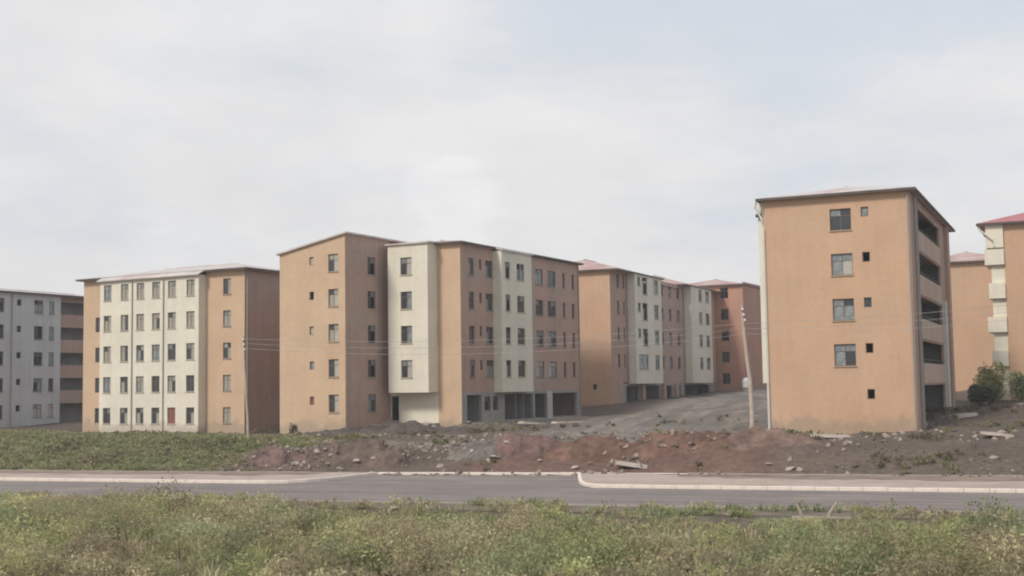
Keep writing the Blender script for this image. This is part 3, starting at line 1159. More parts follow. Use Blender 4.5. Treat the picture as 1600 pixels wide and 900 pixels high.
# ------------------------------------------------------------------ red block closing the lane
b = block('apartment_block', 31.69, 173.47, -27.5, 'red brown block closing the far end of the lane')
f0, top = 3.65, 18.2
u = Face(b, 0, 0, 0)
ops = rows(f0, range(5), -3.2, -2.1, .9, 1.5)
u.wall(-11, 0, 2, top, RED, ops, label='red brown end wall')
for o in ops:
    u.window(*o, panes=panes('dd.'))
v = Face(b, 0, 0, 90)
ov = rows(f0, range(1, 5), 9.5, 10.9, .9, 1.5)
v.wall(0, 24, 2, top + .35, RED, ov)
for o in ov:
    v.window(*o, panes=panes('dds'))
Face(b, 0, 24, 180).wall(0, 11, 2, top, RED)
Face(b, -11, 24, 270).wall(0, 24, 2, top, RED)
inside(b, -11, 0, 0, 24, f0, 5, ((.5, None), (None, .5)))
hip_roof(b, -11, -.3, 0, 24, top, 12, .35, ROOF_P)

# ------------------------------------------------------------------ pale grey block on the far left
b = block('apartment_block', -58.55, 134.51, -27.6, 'pale grey block at the far left edge with a dark recessed gallery end')
f0, top = 1.05, 15.95
v = Face(b, 0, 0, 90)
wf = [q for s in ((4.4, 5.4), (9.55, 10.8), (11.7, 12.45)) for q in rows(f0, range(5), s[0], s[1], .9, 1.5)]
ws_ = rows(f0, range(5), 7.15, 7.75, 1.65, .7)
v.wall(-1.2, 13.4, .2, top, GREYW, wf + ws_, label='pale grey wall')
for i, o in enumerate(wf):
    k = i % 5
    v.window(*o, panes=('pspp' if k in (0,) else panes('ddd.s')) if i > 4 or k else 'd', style='two' if o[1] - o[0] > .8 else 'one')
    v.sill(o[0], o[1], o[2])
for o in ws_:
    v.window(*o, style='small', panes='.')
v.pipe(6.4, .5, top - .1, 0, .06)
gal = [(14.0, 21.0, f0 + S * k + (1.0 if k else .1), f0 + S * k + 2.45) for k in range(5)]
v.wall(13.4, 25, .2, top, TERRA, gal, off=-.9, depth=.18, label='recessed terracotta gallery wall')
mb = MB()
mb.poly((0, 13.4, .2), (-.9, 13.4, .2), (-.9, 13.4, top), (0, 13.4, top))
mb.build('return_wall', GREYW, b)
for k in range(5):
    z = f0 + S * k
    mb = MB()
    mb.box(-2.7, -1.09, 13.6, 22, z - .15, z)
    mb.build('gallery_floor', CONC, b)
    mb = MB()
    mb.box(-2.85, -2.7, 13.6, 22, z, z + S - .15)
    mb.build('gallery_back_wall', INNER, b)
Face(b, 0, -1.2, 0).wall(-10, 0, .2, top, ORANGE)
Face(b, 0, 25, 180).wall(0, 10, .2, top, ORANGE)
Face(b, -10, 25, 270).wall(0, 26.2, .2, top, TERRA)
inside(b, -10, -2.9, -1.2, 25, f0, 5, ((.5, None), (None, .3), (None, .6)))
inside(b, -2.9, 0, -1.2, 13.2, f0, 5, ((.5, None),))
hip_roof(b, -10, 0, -1.2, 25, top, 7, .35, ROOF_W)

# ------------------------------------------------------------------ two blocks on the right behind
b = block('apartment_block', 57.0, 143.0, -24.5, 'orange end wall under a pale pink roof half hidden between two nearer blocks')
f0, top = 3.35, 18.15
u = Face(b, 0, 0, 0)
u.wall(-11, 0, 2, top, ORANGE, label='orange end wall')
Face(b, 0, 0, 90).wall(0, 25, 2, top, TERRA)
Face(b, 0, 25, 180).wall(0, 11, 2, top, ORANGE)
Face(b, -11, 25, 270).wall(0, 25, 2, top, TERRA)
hip_roof(b, -11, 0, 0, 25, top, 15, .4, ROOF_P)

b = block('apartment_block', 52.1, 105.8, -24.5, 'orange block under a bright red roof at the right edge with stacked cream balconies')
f0, top = 3.0, 18.2
u = Face(b, 0, 0, 0)
u.wall(-10, 0, 1.5, top, ORANGE, label='orange end wall')
Face(b, 0, 0, 90).wall(0, 25, 1.5, top, TERRA)
Face(b, 0, 25, 180).wall(0, 10, 1.5, top, ORANGE)
w_ = Face(b, -10, 25, 270)
w_.wall(0, 25, 1.5, top, CREAM)
# stack of cream balconies along the front corner of the left side
for k in range(5):
    z = f0 + S * k
    pr_ = (1.2, 1.3, 1.55, 1.35, 1.6)[k]
    mb = MB()
    mb.box(-10 - pr_, -10.004, -.25, 4.5, z - .2 if k else 1.5, z + 1.15)
    mb.build('balcony_parapet', CREAM, b)
    mb = MB()
    mb.box(-11.1, -10.006, .12, 4.4, z + 1.155, z + S - .205 if k < 4 else top - .02)
    mb.build('balcony_back_wall', CREAM, b)
mb = MB()
mb.box(-11.45, -10.01, -.2, 4.4, f0 + S * 4 + 1.3, top - .05)
mb.build('balcony_hood', CREAM, b)
hip_roof(b, -11.6, 0, 0, 25, top, 17, .45, ROOF_R)
mb = MB()
mb.tube([(-12.0, -.35, top - .05), (-11.9, -.35, top - .5), (-10.9, -.35, top - 1.4), (-10.75, -.35, top - 2)], .09, 8)
mb.build('downpipe', PIPEW, b)

# ------------------------------------------------------------------ heaps of earth and rubble
def heap(x, y, rx, ry, h, colr, label, rot=0.0, seed=0, group=None, cat='earth heap'):
    n, m = 90, 34
    V, F = [], []
    ph = np.linspace(0, 2 * np.pi, n, endpoint=False)
    rr = np.linspace(0, 1, m) ** .8
    P, Q = np.meshgrid(ph, rr)
    wob = 1 + .25 * (fbm(np.cos(P) * 2 + seed * 7, np.sin(P) * 2 + 30, 1.2, 3) - .5) * 2
    lx, ly = np.cos(P) * Q * rx * wob, np.sin(P) * Q * ry * wob
    c, s = math.cos(rot), math.sin(rot)
    wx, wy = x + c * lx - s * ly, y + s * lx + c * ly
    prof = (1 - Q ** 1.7) ** .9
    z = zg(wx, wy) - .06 + h * prof * (.55 + .9 * fbm(wx + seed, wy, 1.5, 3)) + (fbm(wx, wy + seed, .7, 3) - .5) * .55 * np.minimum(1, prof * 3) + (fbm(wx + 9, wy + seed, .28, 2) - .5) * .22 * np.minimum(1, prof * 4)
    pts = np.stack([wx - x, wy - y, z], -1).reshape(-1, 3)
    idx = np.arange(n * m).reshape(m, n)
    q = np.stack([idx[:-1], np.roll(idx[:-1], -1, 1), np.roll(idx[1:], -1, 1), idx[1:]], -1).reshape(-1, 4)
    z0 = float(zg(np.array([x]), np.array([y]))[0])
    pts[:, 2] -= z0
    me = np_mesh('dirt_heap', pts, q, 4)
    tone = np.array(colr) * (.5 + 1.0 * fbm(wx + 3 * seed, wy, .8, 4)).reshape(-1, 1)
    set_colour(me, tone)
    me.materials.append(SOIL)
    me.polygons.foreach_set('use_smooth', np.ones(len(q), bool))
    return tag(link('dirt_heap', me, None, None, (x, y, z0)), label, cat, group)


BR, RD, DK, GR = (.13, .096, .077), (.15, .09, .068), (.095, .079, .067), (.155, .135, .12)
AB = lambda a, b_: road_xy(a, b_)
heap(*AB(-13.2, 10.2), 3.1, 2.0, 1.15, BR, 'brown earth heap with pale stones behind the left pavement end', RA, 1)
heap(*AB(-10.6, 9.2), 1.6, 1.3, .75, BR, 'small brown heap beside the tip of the left pavement', RA, 2)
heap(*AB(-18.0, 9.6), 2.6, 1.7, .55, (.155, .10, .09), 'low purplish red heap at the end of the grassy bank', RA, 3)
heap(*AB(-6.0, 11.6), 2.2, 1.6, .75, GR, 'grey rubble heap left of the long red earth heap', RA, 4)
heap(*AB(-3.6, 12.4), 2.6, 2.0, 1.15, (.155, .098, .085), 'dark red earth heap next to the grey rubble heap', RA, 5)
heap(*AB(0.4, 12.2), 3.3, 2.0, .85, RD, 'red earth heap in the middle of the junction mouth', RA, 6)
heap(*AB(4.8, 12.6), 3.8, 2.1, .95, RD, 'long bright red earth heap behind the right pavement corner', RA, 7)
heap(*AB(9.6, 13.2), 3.4, 2.2, .6, (.175, .118, .095), 'flat red brown heap left of the leaning right pole', RA, 8)
heap(-9.4, 97, 7.8, 3.0, .75, DK, 'dark mound of rubble in front of the middle block', RA, 9)
heap(-2.6, 98.5, 3.6, 2.2, .55, (.14, .12, .085), 'low weedy mound before the orange corner of the middle block', RA, 10)
heap(-17.0, 101.5, 3.0, 1.6, .35, DK, 'low dark heap along the foot of the front wing', RA, 11)
heap(-32, 111, 7.0, 2.0, .5, DK, 'long low dark heap along the foot of the cream bay', R(-28), 12)
heap(39, 92, 4.0, 2.4, .8, (.16, .125, .10), 'brown rubble heap between the right hand blocks', 0, 13)

# ------------------------------------------------------------------ stones and rubble
ROCKS = []
for s in range(5):
    bm = bmesh.new()
    bmesh.ops.create_icosphere(bm, subdivisions=2, radius=.5)
    rq = random.Random(40 + s)
    pl_ = [(Vector((rq.gauss(0, 1), rq.gauss(0, 1), rq.gauss(0, 1))).normalized(), rq.uniform(.22, .42)) for _ in range(9)]
    for q in bm.verts:
        for nrm, dd in pl_:
            k = q.co.dot(nrm)
            if k > dd:
                q.co -= nrm * (k - dd)
        q.co *= rq.uniform(.94, 1.06)
        q.co.z *= .75
    me = bpy.data.meshes.new('stone')
    bm.to_mesh(me)
    bm.free()
    me.materials.append(ROCK if s % 2 == 0 else ROCKD)
    ROCKS.append(me)


def top_z(x, y):
    """height of whatever lies at x, y (heaps included)"""
    dg = bpy.context.evaluated_depsgraph_get()
    hit, loc, *_ = scn.ray_cast(dg, Vector((x, y, 5.5)), Vector((0, 0, -1)))
    return loc.z if hit else float(zg(np.array([x]), np.array([y]))[0])


bpy.context.view_layer.update()
rk = random.Random(21)


ORD = ['leftmost', 'second from the left', 'third from the left', 'fourth from the left', 'fifth from the left', 'sixth from the left', 'rightmost']


def stones(spots, n, size, label, group, pal=None):
    """a few separate stones; each is named by its place in the row as the camera sees it"""
    ps = sorted((spots(i) for i in range(n)), key=lambda q: q[0] / q[1])
    for i, (x, y) in enumerate(ps):
        s = rk.uniform(*size)
        o = link('stone', ROCKS[rk.choice(pal or (0, 1, 2, 3, 4))], None, None, (x, y, top_z(x, y) + s * .12), rk.uniform(0, 6.28))
        o.rotation_euler[0] = rk.uniform(-.4, .4)
        o.scale = (s * rk.uniform(.8, 1.5), s, s * rk.uniform(.6, 1))
        tag(o, (ORD[i] if i < n - 1 else 'rightmost') + ' of the ' + label, 'stone', group)


def around(a0, a1, b0, b1):
    return lambda i: road_xy(rk.uniform(a0, a1), rk.uniform(b0, b1))


stones(around(-16, -10.2, 7.2, 10), 7, (.3, .55), 'pale stones at the foot of the left brown heap', 'stones below the left heap', (0, 2, 4))
stones(around(-7.5, -2, 8.2, 12.5), 7, (.3, .6), 'pale stones on the grey and dark red heaps', 'stones on the grey and dark red heaps', (0, 2, 4))
stones(around(0, 6, 8.6, 10), 5, (.25, .5), 'stones on the lower edge of the red earth', 'stones below the red heap')
stones(around(10, 13, 8.0, 8.8), 4, (.3, .5), 'pale stones behind the right pavement', 'stones behind the right pavement', (0, 2, 4))
stones(around(9, 30, 15, 20), 6, (.3, .6), 'pale lumps on the brown bank', 'lumps on the right bank', (0, 2, 4))
stones(lambda i: (rk.uniform(-16, -2), rk.uniform(93, 100)), 7, (.3, .6), 'stones on the dark mounds before the middle block', 'stones before the middle block')
stones(lambda i: (rk.uniform(27, 42), rk.uniform(74, 94)), 6, (.35, .75), 'rubble lumps right of the tall near block', 'rubble right of the near block')
stones(lambda i: road_xy(rk.uniform(-1.2, .6), rk.uniform(-12.6, -11.3)), 4, (.25, .4), 'broken lumps at the near verge', 'lumps on the near verge', (0, 2, 4))

# small rubble nobody could count
NS = 12000
pts = []
a_, b_ = rng.uniform(-34, 36, NS), rng.uniform(6.5, 28, NS)
keep = (fbm(a_ * 1.0, b_ * 1.0, 3.0, 3) > .5) & (rng.uniform(0, 1, NS) < np.where(a_ > 8, .3, 1))
keep &= ~((a_ < -20) & (b_ < 22))
a_, b_ = a_[keep], b_[keep]
px, py = RO[0] + a_ * RU[0] + b_ * RV[0], RO[1] + a_ * RU[1] + b_ * RV[1]
_dg = bpy.context.evaluated_depsgraph_get()
pz = np.array([scn.ray_cast(_dg, Vector((u_, v_, 5.5)), Vector((0, 0, -1)))[1].z for u_, v_ in zip(px, py)])
base = np.array([(1, 0, -.3), (-.5, .87, -.3), (-.5, -.87, -.3), (.15, .1, .6), (-.9, .1, .2)])
tri = np.array([(0, 1, 3), (1, 4, 3), (4, 2, 3), (2, 0, 3), (1, 0, 2), (1, 2, 4)])
sz = (.04 + .26 * rng.uniform(0, 1, len(px)) ** 3.5)[:, None, None]
an = rng.uniform(0, 6.28, len(px))
ca, sa = np.cos(an), np.sin(an)
bv = np.repeat(base[None], len(px), 0) * (1 + rng.uniform(-.35, .35, (len(px), 5, 3)))
rv = np.stack([bv[..., 0] * ca[:, None] - bv[..., 1] * sa[:, None], bv[..., 0] * sa[:, None] + bv[..., 1] * ca[:, None], bv[..., 2]], -1) * sz
rv += np.stack([px, py, pz + .02], -1)[:, None]
fc = (tri[None] + (np.arange(len(px)) * 5)[:, None, None]).reshape(-1, 3)
me = np_mesh('rubble', rv.reshape(-1, 3), fc, 3)
tn = np.repeat(np.array([.21, .17, .14])[None] * rng.uniform(.45, 1.8, (len(px), 1)), 5, 0)
set_colour(me, tn)
me.materials.append(SOIL)
tag(link('rubble', me), 'loose small rubble and clods strewn over the dug-up ground', kind='stuff')


# flat pale slabs among the rubble
def slab(x, y, l, wd, h, rz, tilt, label, m=ROCK):
    mb = MB()
    k = random.Random(int(x * 10))
    p = [(-l / 2, -wd / 2), (l * .1, -wd * .58), (l / 2, -wd * .3), (l * .42, wd / 2), (-l * .2, wd * .45), (-l * .55, wd * .1)]
    lo = [(q[0], q[1], -h / 2) for q in p]
    hi = [(q[0] * .94, q[1] * .94, h / 2 + k.uniform(-.01, .01)) for q in p]
    mb.poly(*reversed(lo))
    mb.poly(*hi)
    for i in range(6):
        j = (i + 1) % 6
        mb.poly(lo[i], lo[j], hi[j], hi[i])
    o = mb.build('concrete_slab', m, None, (x, y, top_z(x, y) + h * .45 + abs(tilt) * l * .25), rz)
    o.rotation_euler[1] = tilt
    return tag(o, label, 'slab')


SL = mat('pale_slab', (.43, .37, .325), .9, .12, 1.5, bump=.01, bscale=8)
slab(25.6, 67.4, 1.6, .9, .14, -.3, .12, 'pale slab lying flat on the brown bank at the right', SL)
slab(31.0, 88.6, 2.6, 1.3, .2, .3, -.1, 'broad pale slab on the rubble between the right hand blocks', SL)
slab(17.3, 70.6, 2.8, 1.2, .12, -.4, .03, 'long pale slab below the orange end wall', SL)
slab(*road_xy(3.4, 8.9), 1.7, .8, .16, -.3, .15, 'pale broken slab behind the right pavement corner', SL)
slab(1.5, 104.5, 2.4, 1.2, .18, .5, .08, 'pale slab before the shop openings of the middle block', SL)
slab(4.6, 103.5, 3.2, 1.0, .14, .45, .02, 'long flat slab at the lane side of the middle block', SL)

# two pale forked stakes on the near verge
for k, (px_, lean, lab) in enumerate(((14.35, -.28, 'left of two pale broken stakes leaning over the near verge'), (15.15, .5, 'right of two pale broken stakes leaning over the near verge'))):
    x, y = road_xy(px_, -11.75)
    mb = MB()
    mb.tube([(0, 0, -.1), (lean * .25, .02, .18), (lean * .75, .05, .5)], [.07, .06, .04], 7)
    tag(mb.build('stake', KERBD, None, (x, y, .08)), lab, 'stake')

# ------------------------------------------------------------------ poles and wires
def pole(base, shape, r0, label):
    o = tag(empty('utility_pole', base), label, 'utility pole')
    mb = MB()
    n = len(shape)
    mb.tube([(0, 0, -.4)] + list(shape), [r0] + [r0 * (1 - .45 * (i + 1) / n) for i in range(n)], 10)
    mb.build('shaft', WOOD, o)
    tp = Vector(shape[-1])
    pts_ = []
    for k in range(3):
        z = tp.z - .35 - k * .32
        mb = MB()
        mb.box(-.05, .05, -.22, .0, -.025, .025)
        br = mb.build('bracket', GUTTER, o, (tp.x + .06 * k, tp.y, z))
        mb = MB()
        mb.tube([(0, -.2, .02), (0, -.2, .07), (0, -.2, .15)], [.04, .06, .035], 8)
        mb.build('insulator', WHITE, br)
        pts_.append(Vector(base) + Vector((tp.x + .06 * k, tp.y - .2, z + .15)))
    return pts_


xl, yl = -17.55, 84.0
xr, yr = 14.02, 75.0
zl, zr_ = float(zg(np.array([xl]), np.array([yl]))[0]), float(zg(np.array([xr]), np.array([yr]))[0])
pL = pole((xl, yl, zl), [(-.06, 0, 1.6), (-.17, 0, 3.2), (-.27, .02, 5.0), (-.33, .03, 6.9)], .085, 'thin leaning wooden pole beside the terracotta end wall of the left block')
pR = pole((xr, yr, zr_), [(0.02, 0, 1.5), (-.03, 0, 3.2), (-.18, 0, 4.6), (-.31, .02, 6.2), (-.38, .02, 7.75)], .15, 'crooked pale wooden pole left of the tall near block')
zoff = Vector((33.0, 60.0, 0))
for k in range(3):
    A_, B_ = pL[k], pR[k] - Vector((0, 0, .9))
    mb = MB()
    pts_ = []
    for i in range(25):
        t = i / 24
        p = A_.lerp(B_, t)
        p.z -= 4 * t * (1 - t) * (.55 + .1 * k)
        pts_.append(p)
    C_ = Vector((33.5, 60.5, 9.3 - .35 * k))
    for i in range(1, 17):
        t = i / 16
        p = B_.lerp(C_, t)
        p.z -= 4 * t * (1 - t) * (.4 + .06 * k)
        pts_.append(p)
    mb.tube(pts_, .0095, 5)
    tag(mb.build('overhead_wire', WIREM), ('uppermost', 'middle', 'lowest')[k] + ' of three overhead wires strung from pole to pole across the blocks', 'wire')

# small white tank at the foot of the red block
x, y = 31.2, 170.2
b = tag(empty('water_tank', (x, y, float(zg(np.array([x]), np.array([y]))[0]))), 'small white rounded tank at the foot of the red brown block', 'tank')
mb = MB()
mb.tube([(0, 0, .5), (0, 0, .6), (0, 0, 1.5), (0, 0, 1.75), (0, 0, 1.9)], [.45, .52, .52, .35, .15], 16)
mb.build('drum', WHITE, b)
mb = MB()
mb.tube([(0, 0, -.3), (0, 0, .5)], .4, 10)
mb.build('stand', CONC, b)

# ------------------------------------------------------------------ vegetation
def leaves(P, nrm_up, size, tone, elong=2.0, seed=0):
    """leaf quads at points P (n,3): returns verts, faces, tones"""
    r = np.random.default_rng(seed)
    n = len(P)
    d = r.normal(size=(n, 3))
    d[:, 2] = np.abs(d[:, 2]) * nrm_up + .15
    d /= np.linalg.norm(d, axis=1)[:, None]
    e = r.normal(size=(n, 3))
    e -= d * (e * d).sum(1)[:, None]
    e /= np.linalg.norm(e, axis=1)[:, None]
    s = size[:, None]
    tip, side = d * s * elong, e * s * .5
    v = np.stack([P, P + tip * .5 + side, P + tip, P + tip * .5 - side], 1)
    f = np.arange(n * 4).reshape(n, 4)
    return v.reshape(-1, 3), f, np.repeat(tone, 4, 0)


GREENS = np.array([(.29, .32, .12), (.35, .36, .15), (.25, .29, .14), (.40, .38, .18), (.37, .31, .18), (.30, .23, .155), (.44, .40, .235), (.20, .235, .12)]) * .84 + np.array([.48, .45, .29]) * .24


def plants(px, py, kind, hgt, tone, seed, leaf=.06, per=60):
    """weeds standing at px, py; kind 0 = leafy bush, 1 = grass tuft"""
    r = np.random.default_rng(seed)
    pz = zg(px, py)
    VV, FF, TT, off = [], [], [], 0
    m = kind == 0
    n = int(m.sum())
    if n:
        k = per
        ph = r.uniform(0, 2 * np.pi, (n, k))
        rad = np.sqrt(r.uniform(0, 1, (n, k))) * hgt[m][:, None] * .8
        hh = r.uniform(.05, 1, (n, k)) ** .7 * np.sqrt(np.clip(1 - (rad / (hgt[m][:, None] * .85)) ** 2, 0.02, 1)) * hgt[m][:, None]
        P = np.stack([px[m][:, None] + rad * np.cos(ph), py[m][:, None] + rad * np.sin(ph), pz[m][:, None] + hh], -1).reshape(-1, 3)
        tn = np.repeat(tone[m], k, 0) * r.uniform(.7, 1.35, (n * k, 1))
        v, f, t = leaves(P, .9, r.uniform(.6, 1.5, n * k) * leaf, tn, 2.0, seed + 1)
        VV.append(v), FF.append(f + off), TT.append(t)
        off += len(v)
    m = kind == 1
    n = int(m.sum())
    if n:
        k = max(10, per // 3)
        ph = r.uniform(0, 2 * np.pi, (n, k))
        rad = r.uniform(0, .12, (n, k)) + hgt[m][:, None] * .12
        P = np.stack([px[m][:, None] + rad * np.cos(ph), py[m][:, None] + rad * np.sin(ph), np.repeat(pz[m][:, None], k, 1)], -1).reshape(-1, 3)
        H = np.repeat(hgt[m], k) * r.uniform(.5, 1.1, n * k)
        bend = r.uniform(.1, .7, n * k)
        dirs = np.stack([np.cos(ph).ravel(), np.sin(ph).ravel()], 1) + r.normal(0, .4, (n * k, 2))
        tip = P + np.concatenate([dirs * (H * bend)[:, None], (H * (1 - .3 * bend))[:, None]], 1)
        mid = P + np.concatenate([dirs * (H * bend * .35)[:, None], (H * .62)[:, None]], 1)
        side = np.stack([-dirs[:, 1], dirs[:, 0], 0 * H], 1)
        side /= np.linalg.norm(side, axis=1)[:, None]
        wv = (leaf * .32 * r.uniform(.7, 1.4, n * k))[:, None]
        v = np.stack([P, mid + side * wv, tip, mid - side * wv], 1).reshape(-1, 3)
        VV.append(v), FF.append(np.arange(len(v)).reshape(-1, 4) + off)
        TT.append(np.repeat(np.repeat(tone[m], k, 0) * r.uniform(.75, 1.3, (n * k, 1)), 4, 0))
        off += len(v)
    return np.concatenate(VV), np.concatenate(FF), np.concatenate(TT)


def pick(n, x, y, seed, dry):
    """plant tones in drifts: greener and drier patches by noise"""
    r = np.random.default_rng(seed)
    q = fbm(x, y, 2.6, 3) * 1.0 + r.normal(0, .10, n) + dry
    order = np.array([7, 2, 0, 1, 3, 4, 6, 5])
    i = np.clip((q - .28) / .44 * 8, 0, 7).astype(int)
    return GREENS[order[i]] * r.uniform(.8, 1.2, (n, 1))


def scatter(a0, a1, b0, b1, n, seed, fn):
    r = np.random.default_rng(seed)
    a, b_ = r.uniform(a0, a1, n), r.uniform(b0, b1, n)
    k = r.uniform(0, 1, n) < fn(a, b_)
    a, b_ = a[k], b_[k]
    return RO[0] + a * RU[0] + b_ * RV[0], RO[1] + a * RU[1] + b_ * RV[1], a, b_, r


# the overgrown field in front: rounded mounds of leafy weeds with grass tufts between them
def in_view(x, y):
    return (np.abs(x) < y * .405 + 6) & (y > 24)


x, y, a_, b_, r = scatter(-30, 40, -36, -13.0, 2500, 61, lambda a, b: .25 + .75 * smooth(fbm(a, b, 3.0, 2), .35, .55))
k = in_view(x, y)
x, y, b_, a_ = x[k], y[k], b_[k], a_[k]
n = len(x)
mr_ = r.uniform(.3, 1.0, n) * (.7 + .6 * smooth(fbm(x + 31, y, 4.0, 2), .3, .7))
mh = mr_ * r.uniform(.7, 1.4, n) * (1 - .6 * smooth(-b_, 18.5, 13.5)) * (1 - .7 * (np.abs(a_ - 14.7) < 2.2) * (b_ > -16)) * (1 - .3 * smooth(-b_, 15.5, 13.0) * smooth(a_, 6, 10))
mt = pick(n, x, y, 5, smooth(-b_, 17, 25) * .16 - .10 + r.normal(0, .07, n)) * r.uniform(.78, 1.2, (n, 1))
cnt = (640 * mr_ ** 1.7).astype(int) + 30
own = np.repeat(np.arange(n), cnt)
m_ = len(own)
ph = r.uniform(0, 2 * np.pi, m_)
ct = r.uniform(0, 1, m_) ** .8
st = np.sqrt(1 - ct ** 2)
q = r.uniform(.55, 1.0, m_) ** .6
q = q * (1 + .35 * (fbm(ph * 1.3 + own * 3.1, ct * 3 + own, 1.0, 2) - .5) * 2)
P = np.stack([x[own] + mr_[own] * q * st * np.cos(ph), y[own] + mr_[own] * q * st * np.sin(ph), 0 * ph], 1)
P[:, 2] = zg(P[:, 0], P[:, 1]) + mh[own] * q * ct
lt = mt[own] * r.uniform(.82, 1.22, (m_, 1))
v, f, t = leaves(P, .8, r.uniform(.6, 1.5, m_) * .042, lt, 2.2, 90)
gx_, gy_, a_, b_, r = scatter(-30, 40, -36, -12.6, 5200, 66, lambda a, b: .3 + .7 * smooth(fbm(a + 9, b, 2.0, 2), .4, .6))
k = in_view(gx_, gy_)
gx_, gy_, a_, b_ = gx_[k], gy_[k], a_[k], b_[k]
n = len(gx_)
gh = r.uniform(.25, .75, n) * (1 - .6 * smooth(-b_, 17, 12.6)) * (1 - .7 * (np.abs(a_ - 14.7) < 2.2) * (b_ > -16))
v2, f2, t2 = plants(gx_, gy_, np.ones(n, int), gh, pick(n, gx_, gy_, 15, .12), 91, .05, 66)
sx_, sy_, a_, b_, r = scatter(-28, 36, -24, -14.5, 160, 67, lambda a, b: smooth(fbm(a + 70, b, 3.0, 2), .45, .62))
n = len(sx_)
v3, f3, t3 = plants(sx_, sy_, np.ones(n, int), r.uniform(.6, 1.1, n), np.repeat([[.26, .235, .15]], n, 0) * r.uniform(.7, 1.2, (n, 1)), 92, .035, 30)
me = np_mesh('weeds', np.concatenate([v, v2, v3]), np.concatenate([f, f2 + len(v), f3 + len(v) + len(v2)]), 4)
set_colour(me, np.concatenate([t, t2, t3]))
me.materials.append(LEAF)
tag(link('weeds', me), 'tangle of green and dry weeds filling the field in the foreground', kind='stuff')
# sparse weeds on the near verge
x, y, a_, b_, r = scatter(-30, 34, -12.3, -9.6, 2600, 62, lambda a, b: np.clip(smooth(fbm(a, b * 2, 2.4, 2), .42, .7) * .75 + (1 - smooth(a, -12, -4)) * .35 + smooth(-b, 11.2, 12) * .2, 0, 1))
k = ~((np.abs(a_ - 14.7) < 1.6) & (b_ < -11.0))
x, y = x[k], y[k]
n = len(x)
v, f, t = plants(x, y, (r.uniform(0, 1, n) < .6).astype(int), r.uniform(.12, .38, n), pick(n, x, y, 6, 0), 72, .055, 36)
me = np_mesh('verge_weeds', v, f, 4)
set_colour(me, t)
me.materials.append(LEAF)
tag(link('verge_weeds', me), 'sparse weeds on the verge along the near edge of the road', kind='stuff')
# grass on the left bank
x, y, a_, b_, r = scatter(-60, -13, 6.2, 25, 20000, 63, lambda a, b: (1 - smooth(a + (fbm(a, b, 5, 2) - .5) * 9, -25, -16)) * (.5 + .5 * smooth(fbm(a, b, 1.5, 2), .3, .6)))
n = len(x)
v, f, t = plants(x, y, (r.uniform(0, 1, n) < .75).astype(int), r.uniform(.08, .24, n), (pick(n, x, y, 7, -.02) * .5 + np.array([.33, .335, .18]) * .5) * .90, 73, .075, 24)
me = np_mesh('grass', v, f, 4)
set_colour(me, t)
me.materials.append(LEAF)
tag(link('grass', me), 'short grass covering the bank on the left', kind='stuff')
# weeds along the feet of the blocks and on the rubble
x, y, a_, b_, r = scatter(-40, 40, 7.5, 48, 9000, 64, lambda a, b: smooth(fbm(a + 50, b, 3.0, 3), .55, .72) * np.where((b > 15) | (a < -14) | (a > 8), 1, .25) * (1 - .9 * (np.abs(a + 1) < 9) * (b > 16)))
n = len(x)
v, f, t = plants(x, y, (r.uniform(0, 1, n) < .4).astype(int), r.uniform(.12, .42, n), pick(n, x, y, 8, .12) * .5, 74, .085, 26)
me = np_mesh('rubble_weeds', v, f, 4)
set_colour(me, t)
me.materials.append(LEAF)
tag(link('rubble_weeds', me), 'straggling weeds growing over the rubble and bare earth', kind='stuff')


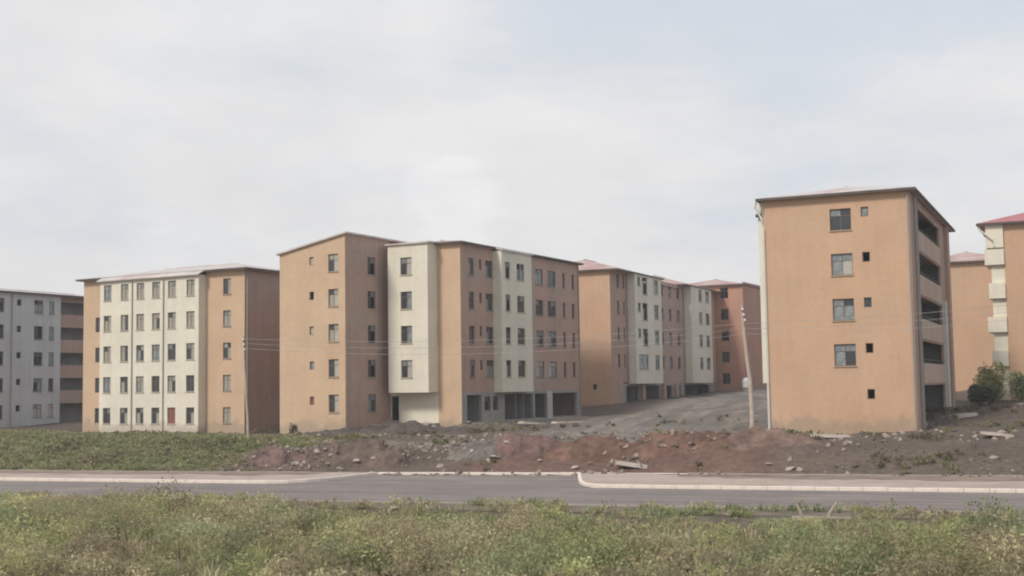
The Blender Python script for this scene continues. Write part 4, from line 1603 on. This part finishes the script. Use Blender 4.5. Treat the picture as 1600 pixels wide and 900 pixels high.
def shrub(x, y, rx, rz, tone, label, seed, n=2600, leaf=.14):
    z0 = float(zg(np.array([x]), np.array([y]))[0])
    o = tag(empty('shrub', (x, y, z0)), label, 'shrub')
    r = np.random.default_rng(seed)
    # several uneven clumps around the crown
    C = np.stack([r.uniform(-.6, .6, 9) * rx, r.uniform(-.6, .6, 9) * rx, r.uniform(.3, .85, 9) * rz], 1)
    w_ = r.integers(0, 9, n)
    d = r.normal(size=(n, 3))
    d /= np.linalg.norm(d, axis=1)[:, None]
    P = C[w_] + d * (r.uniform(.25, 1, n) ** .5)[:, None] * np.array([rx, rx, rz]) * .42
    P[:, 2] = np.maximum(P[:, 2], .05)
    tn = np.array(tone) * r.uniform(.6, 1.4, (n, 1)) * (r.uniform(.75, 1.25, 9)[w_])[:, None]
    v, f, t = leaves(P, .6, r.uniform(.6, 1.3, n) * leaf, tn, 1.8, seed)
    me = np_mesh('foliage', v, f, 4)
    set_colour(me, t)
    me.materials.append(LEAF)
    link('foliage', me, None, o)
    for k in range(4):
        mb = MB()
        c = C[k]
        mb.tube([(0.08 * k - .1, 0, -.1), (c[0] * .5, c[1] * .5, c[2] * .5), (c[0], c[1], c[2] * .95)], [.05, .04, .015], 6)
        mb.build('stem', WOOD, o)


shrub(40.3, 108.0, 1.7, 2.9, (.38, .36, .15), 'yellowish green shrub beside the side galleries of the near block', 201)
shrub(42.8, 106.5, 1.6, 2.2, (.27, .30, .17), 'green shrub at the foot of the cream balconies', 202)
shrub(38.0, 103.0, 1.4, 1.5, (.15, .16, .105), 'low dark shrub left of the pale slab on the rubble', 203)
shrub(44.0, 99.5, 2.2, 1.3, (.13, .15, .095), 'low wide dark shrub on the rubble at the right edge', 204)
shrub(36.5, 84.5, 1.2, .9, (.19, .21, .14), 'small grey green bush on the waste ground at the right edge', 205)
shrub(-19.2, 108.6, 1.2, 1.1, (.10, .115, .06), 'small bush between the left block and the front wing', 206)


# ------------------------------------------------------------------ thin haze over the whole site
mb = MB()
mb.box(-4700, 4700, -4700, 4700, -1.6, 24.5)
hz = mb.build('haze', None)
hm = bpy.data.materials.new('haze')
hm.use_nodes = True
hm.node_tree.nodes.clear()
vo = hm.node_tree.nodes.new('ShaderNodeVolumePrincipled')
vo.inputs['Color'].default_value = (.93, .93, .94, 1)
vo.inputs['Density'].default_value = .0007
vo.inputs['Anisotropy'].default_value = .3
mo = hm.node_tree.nodes.new('ShaderNodeOutputMaterial')
hm.node_tree.links.new(vo.outputs[0], mo.inputs['Volume'])
hz.data.materials.append(hm)
tag(hz, 'thin pale haze lying over the whole site', kind='stuff')
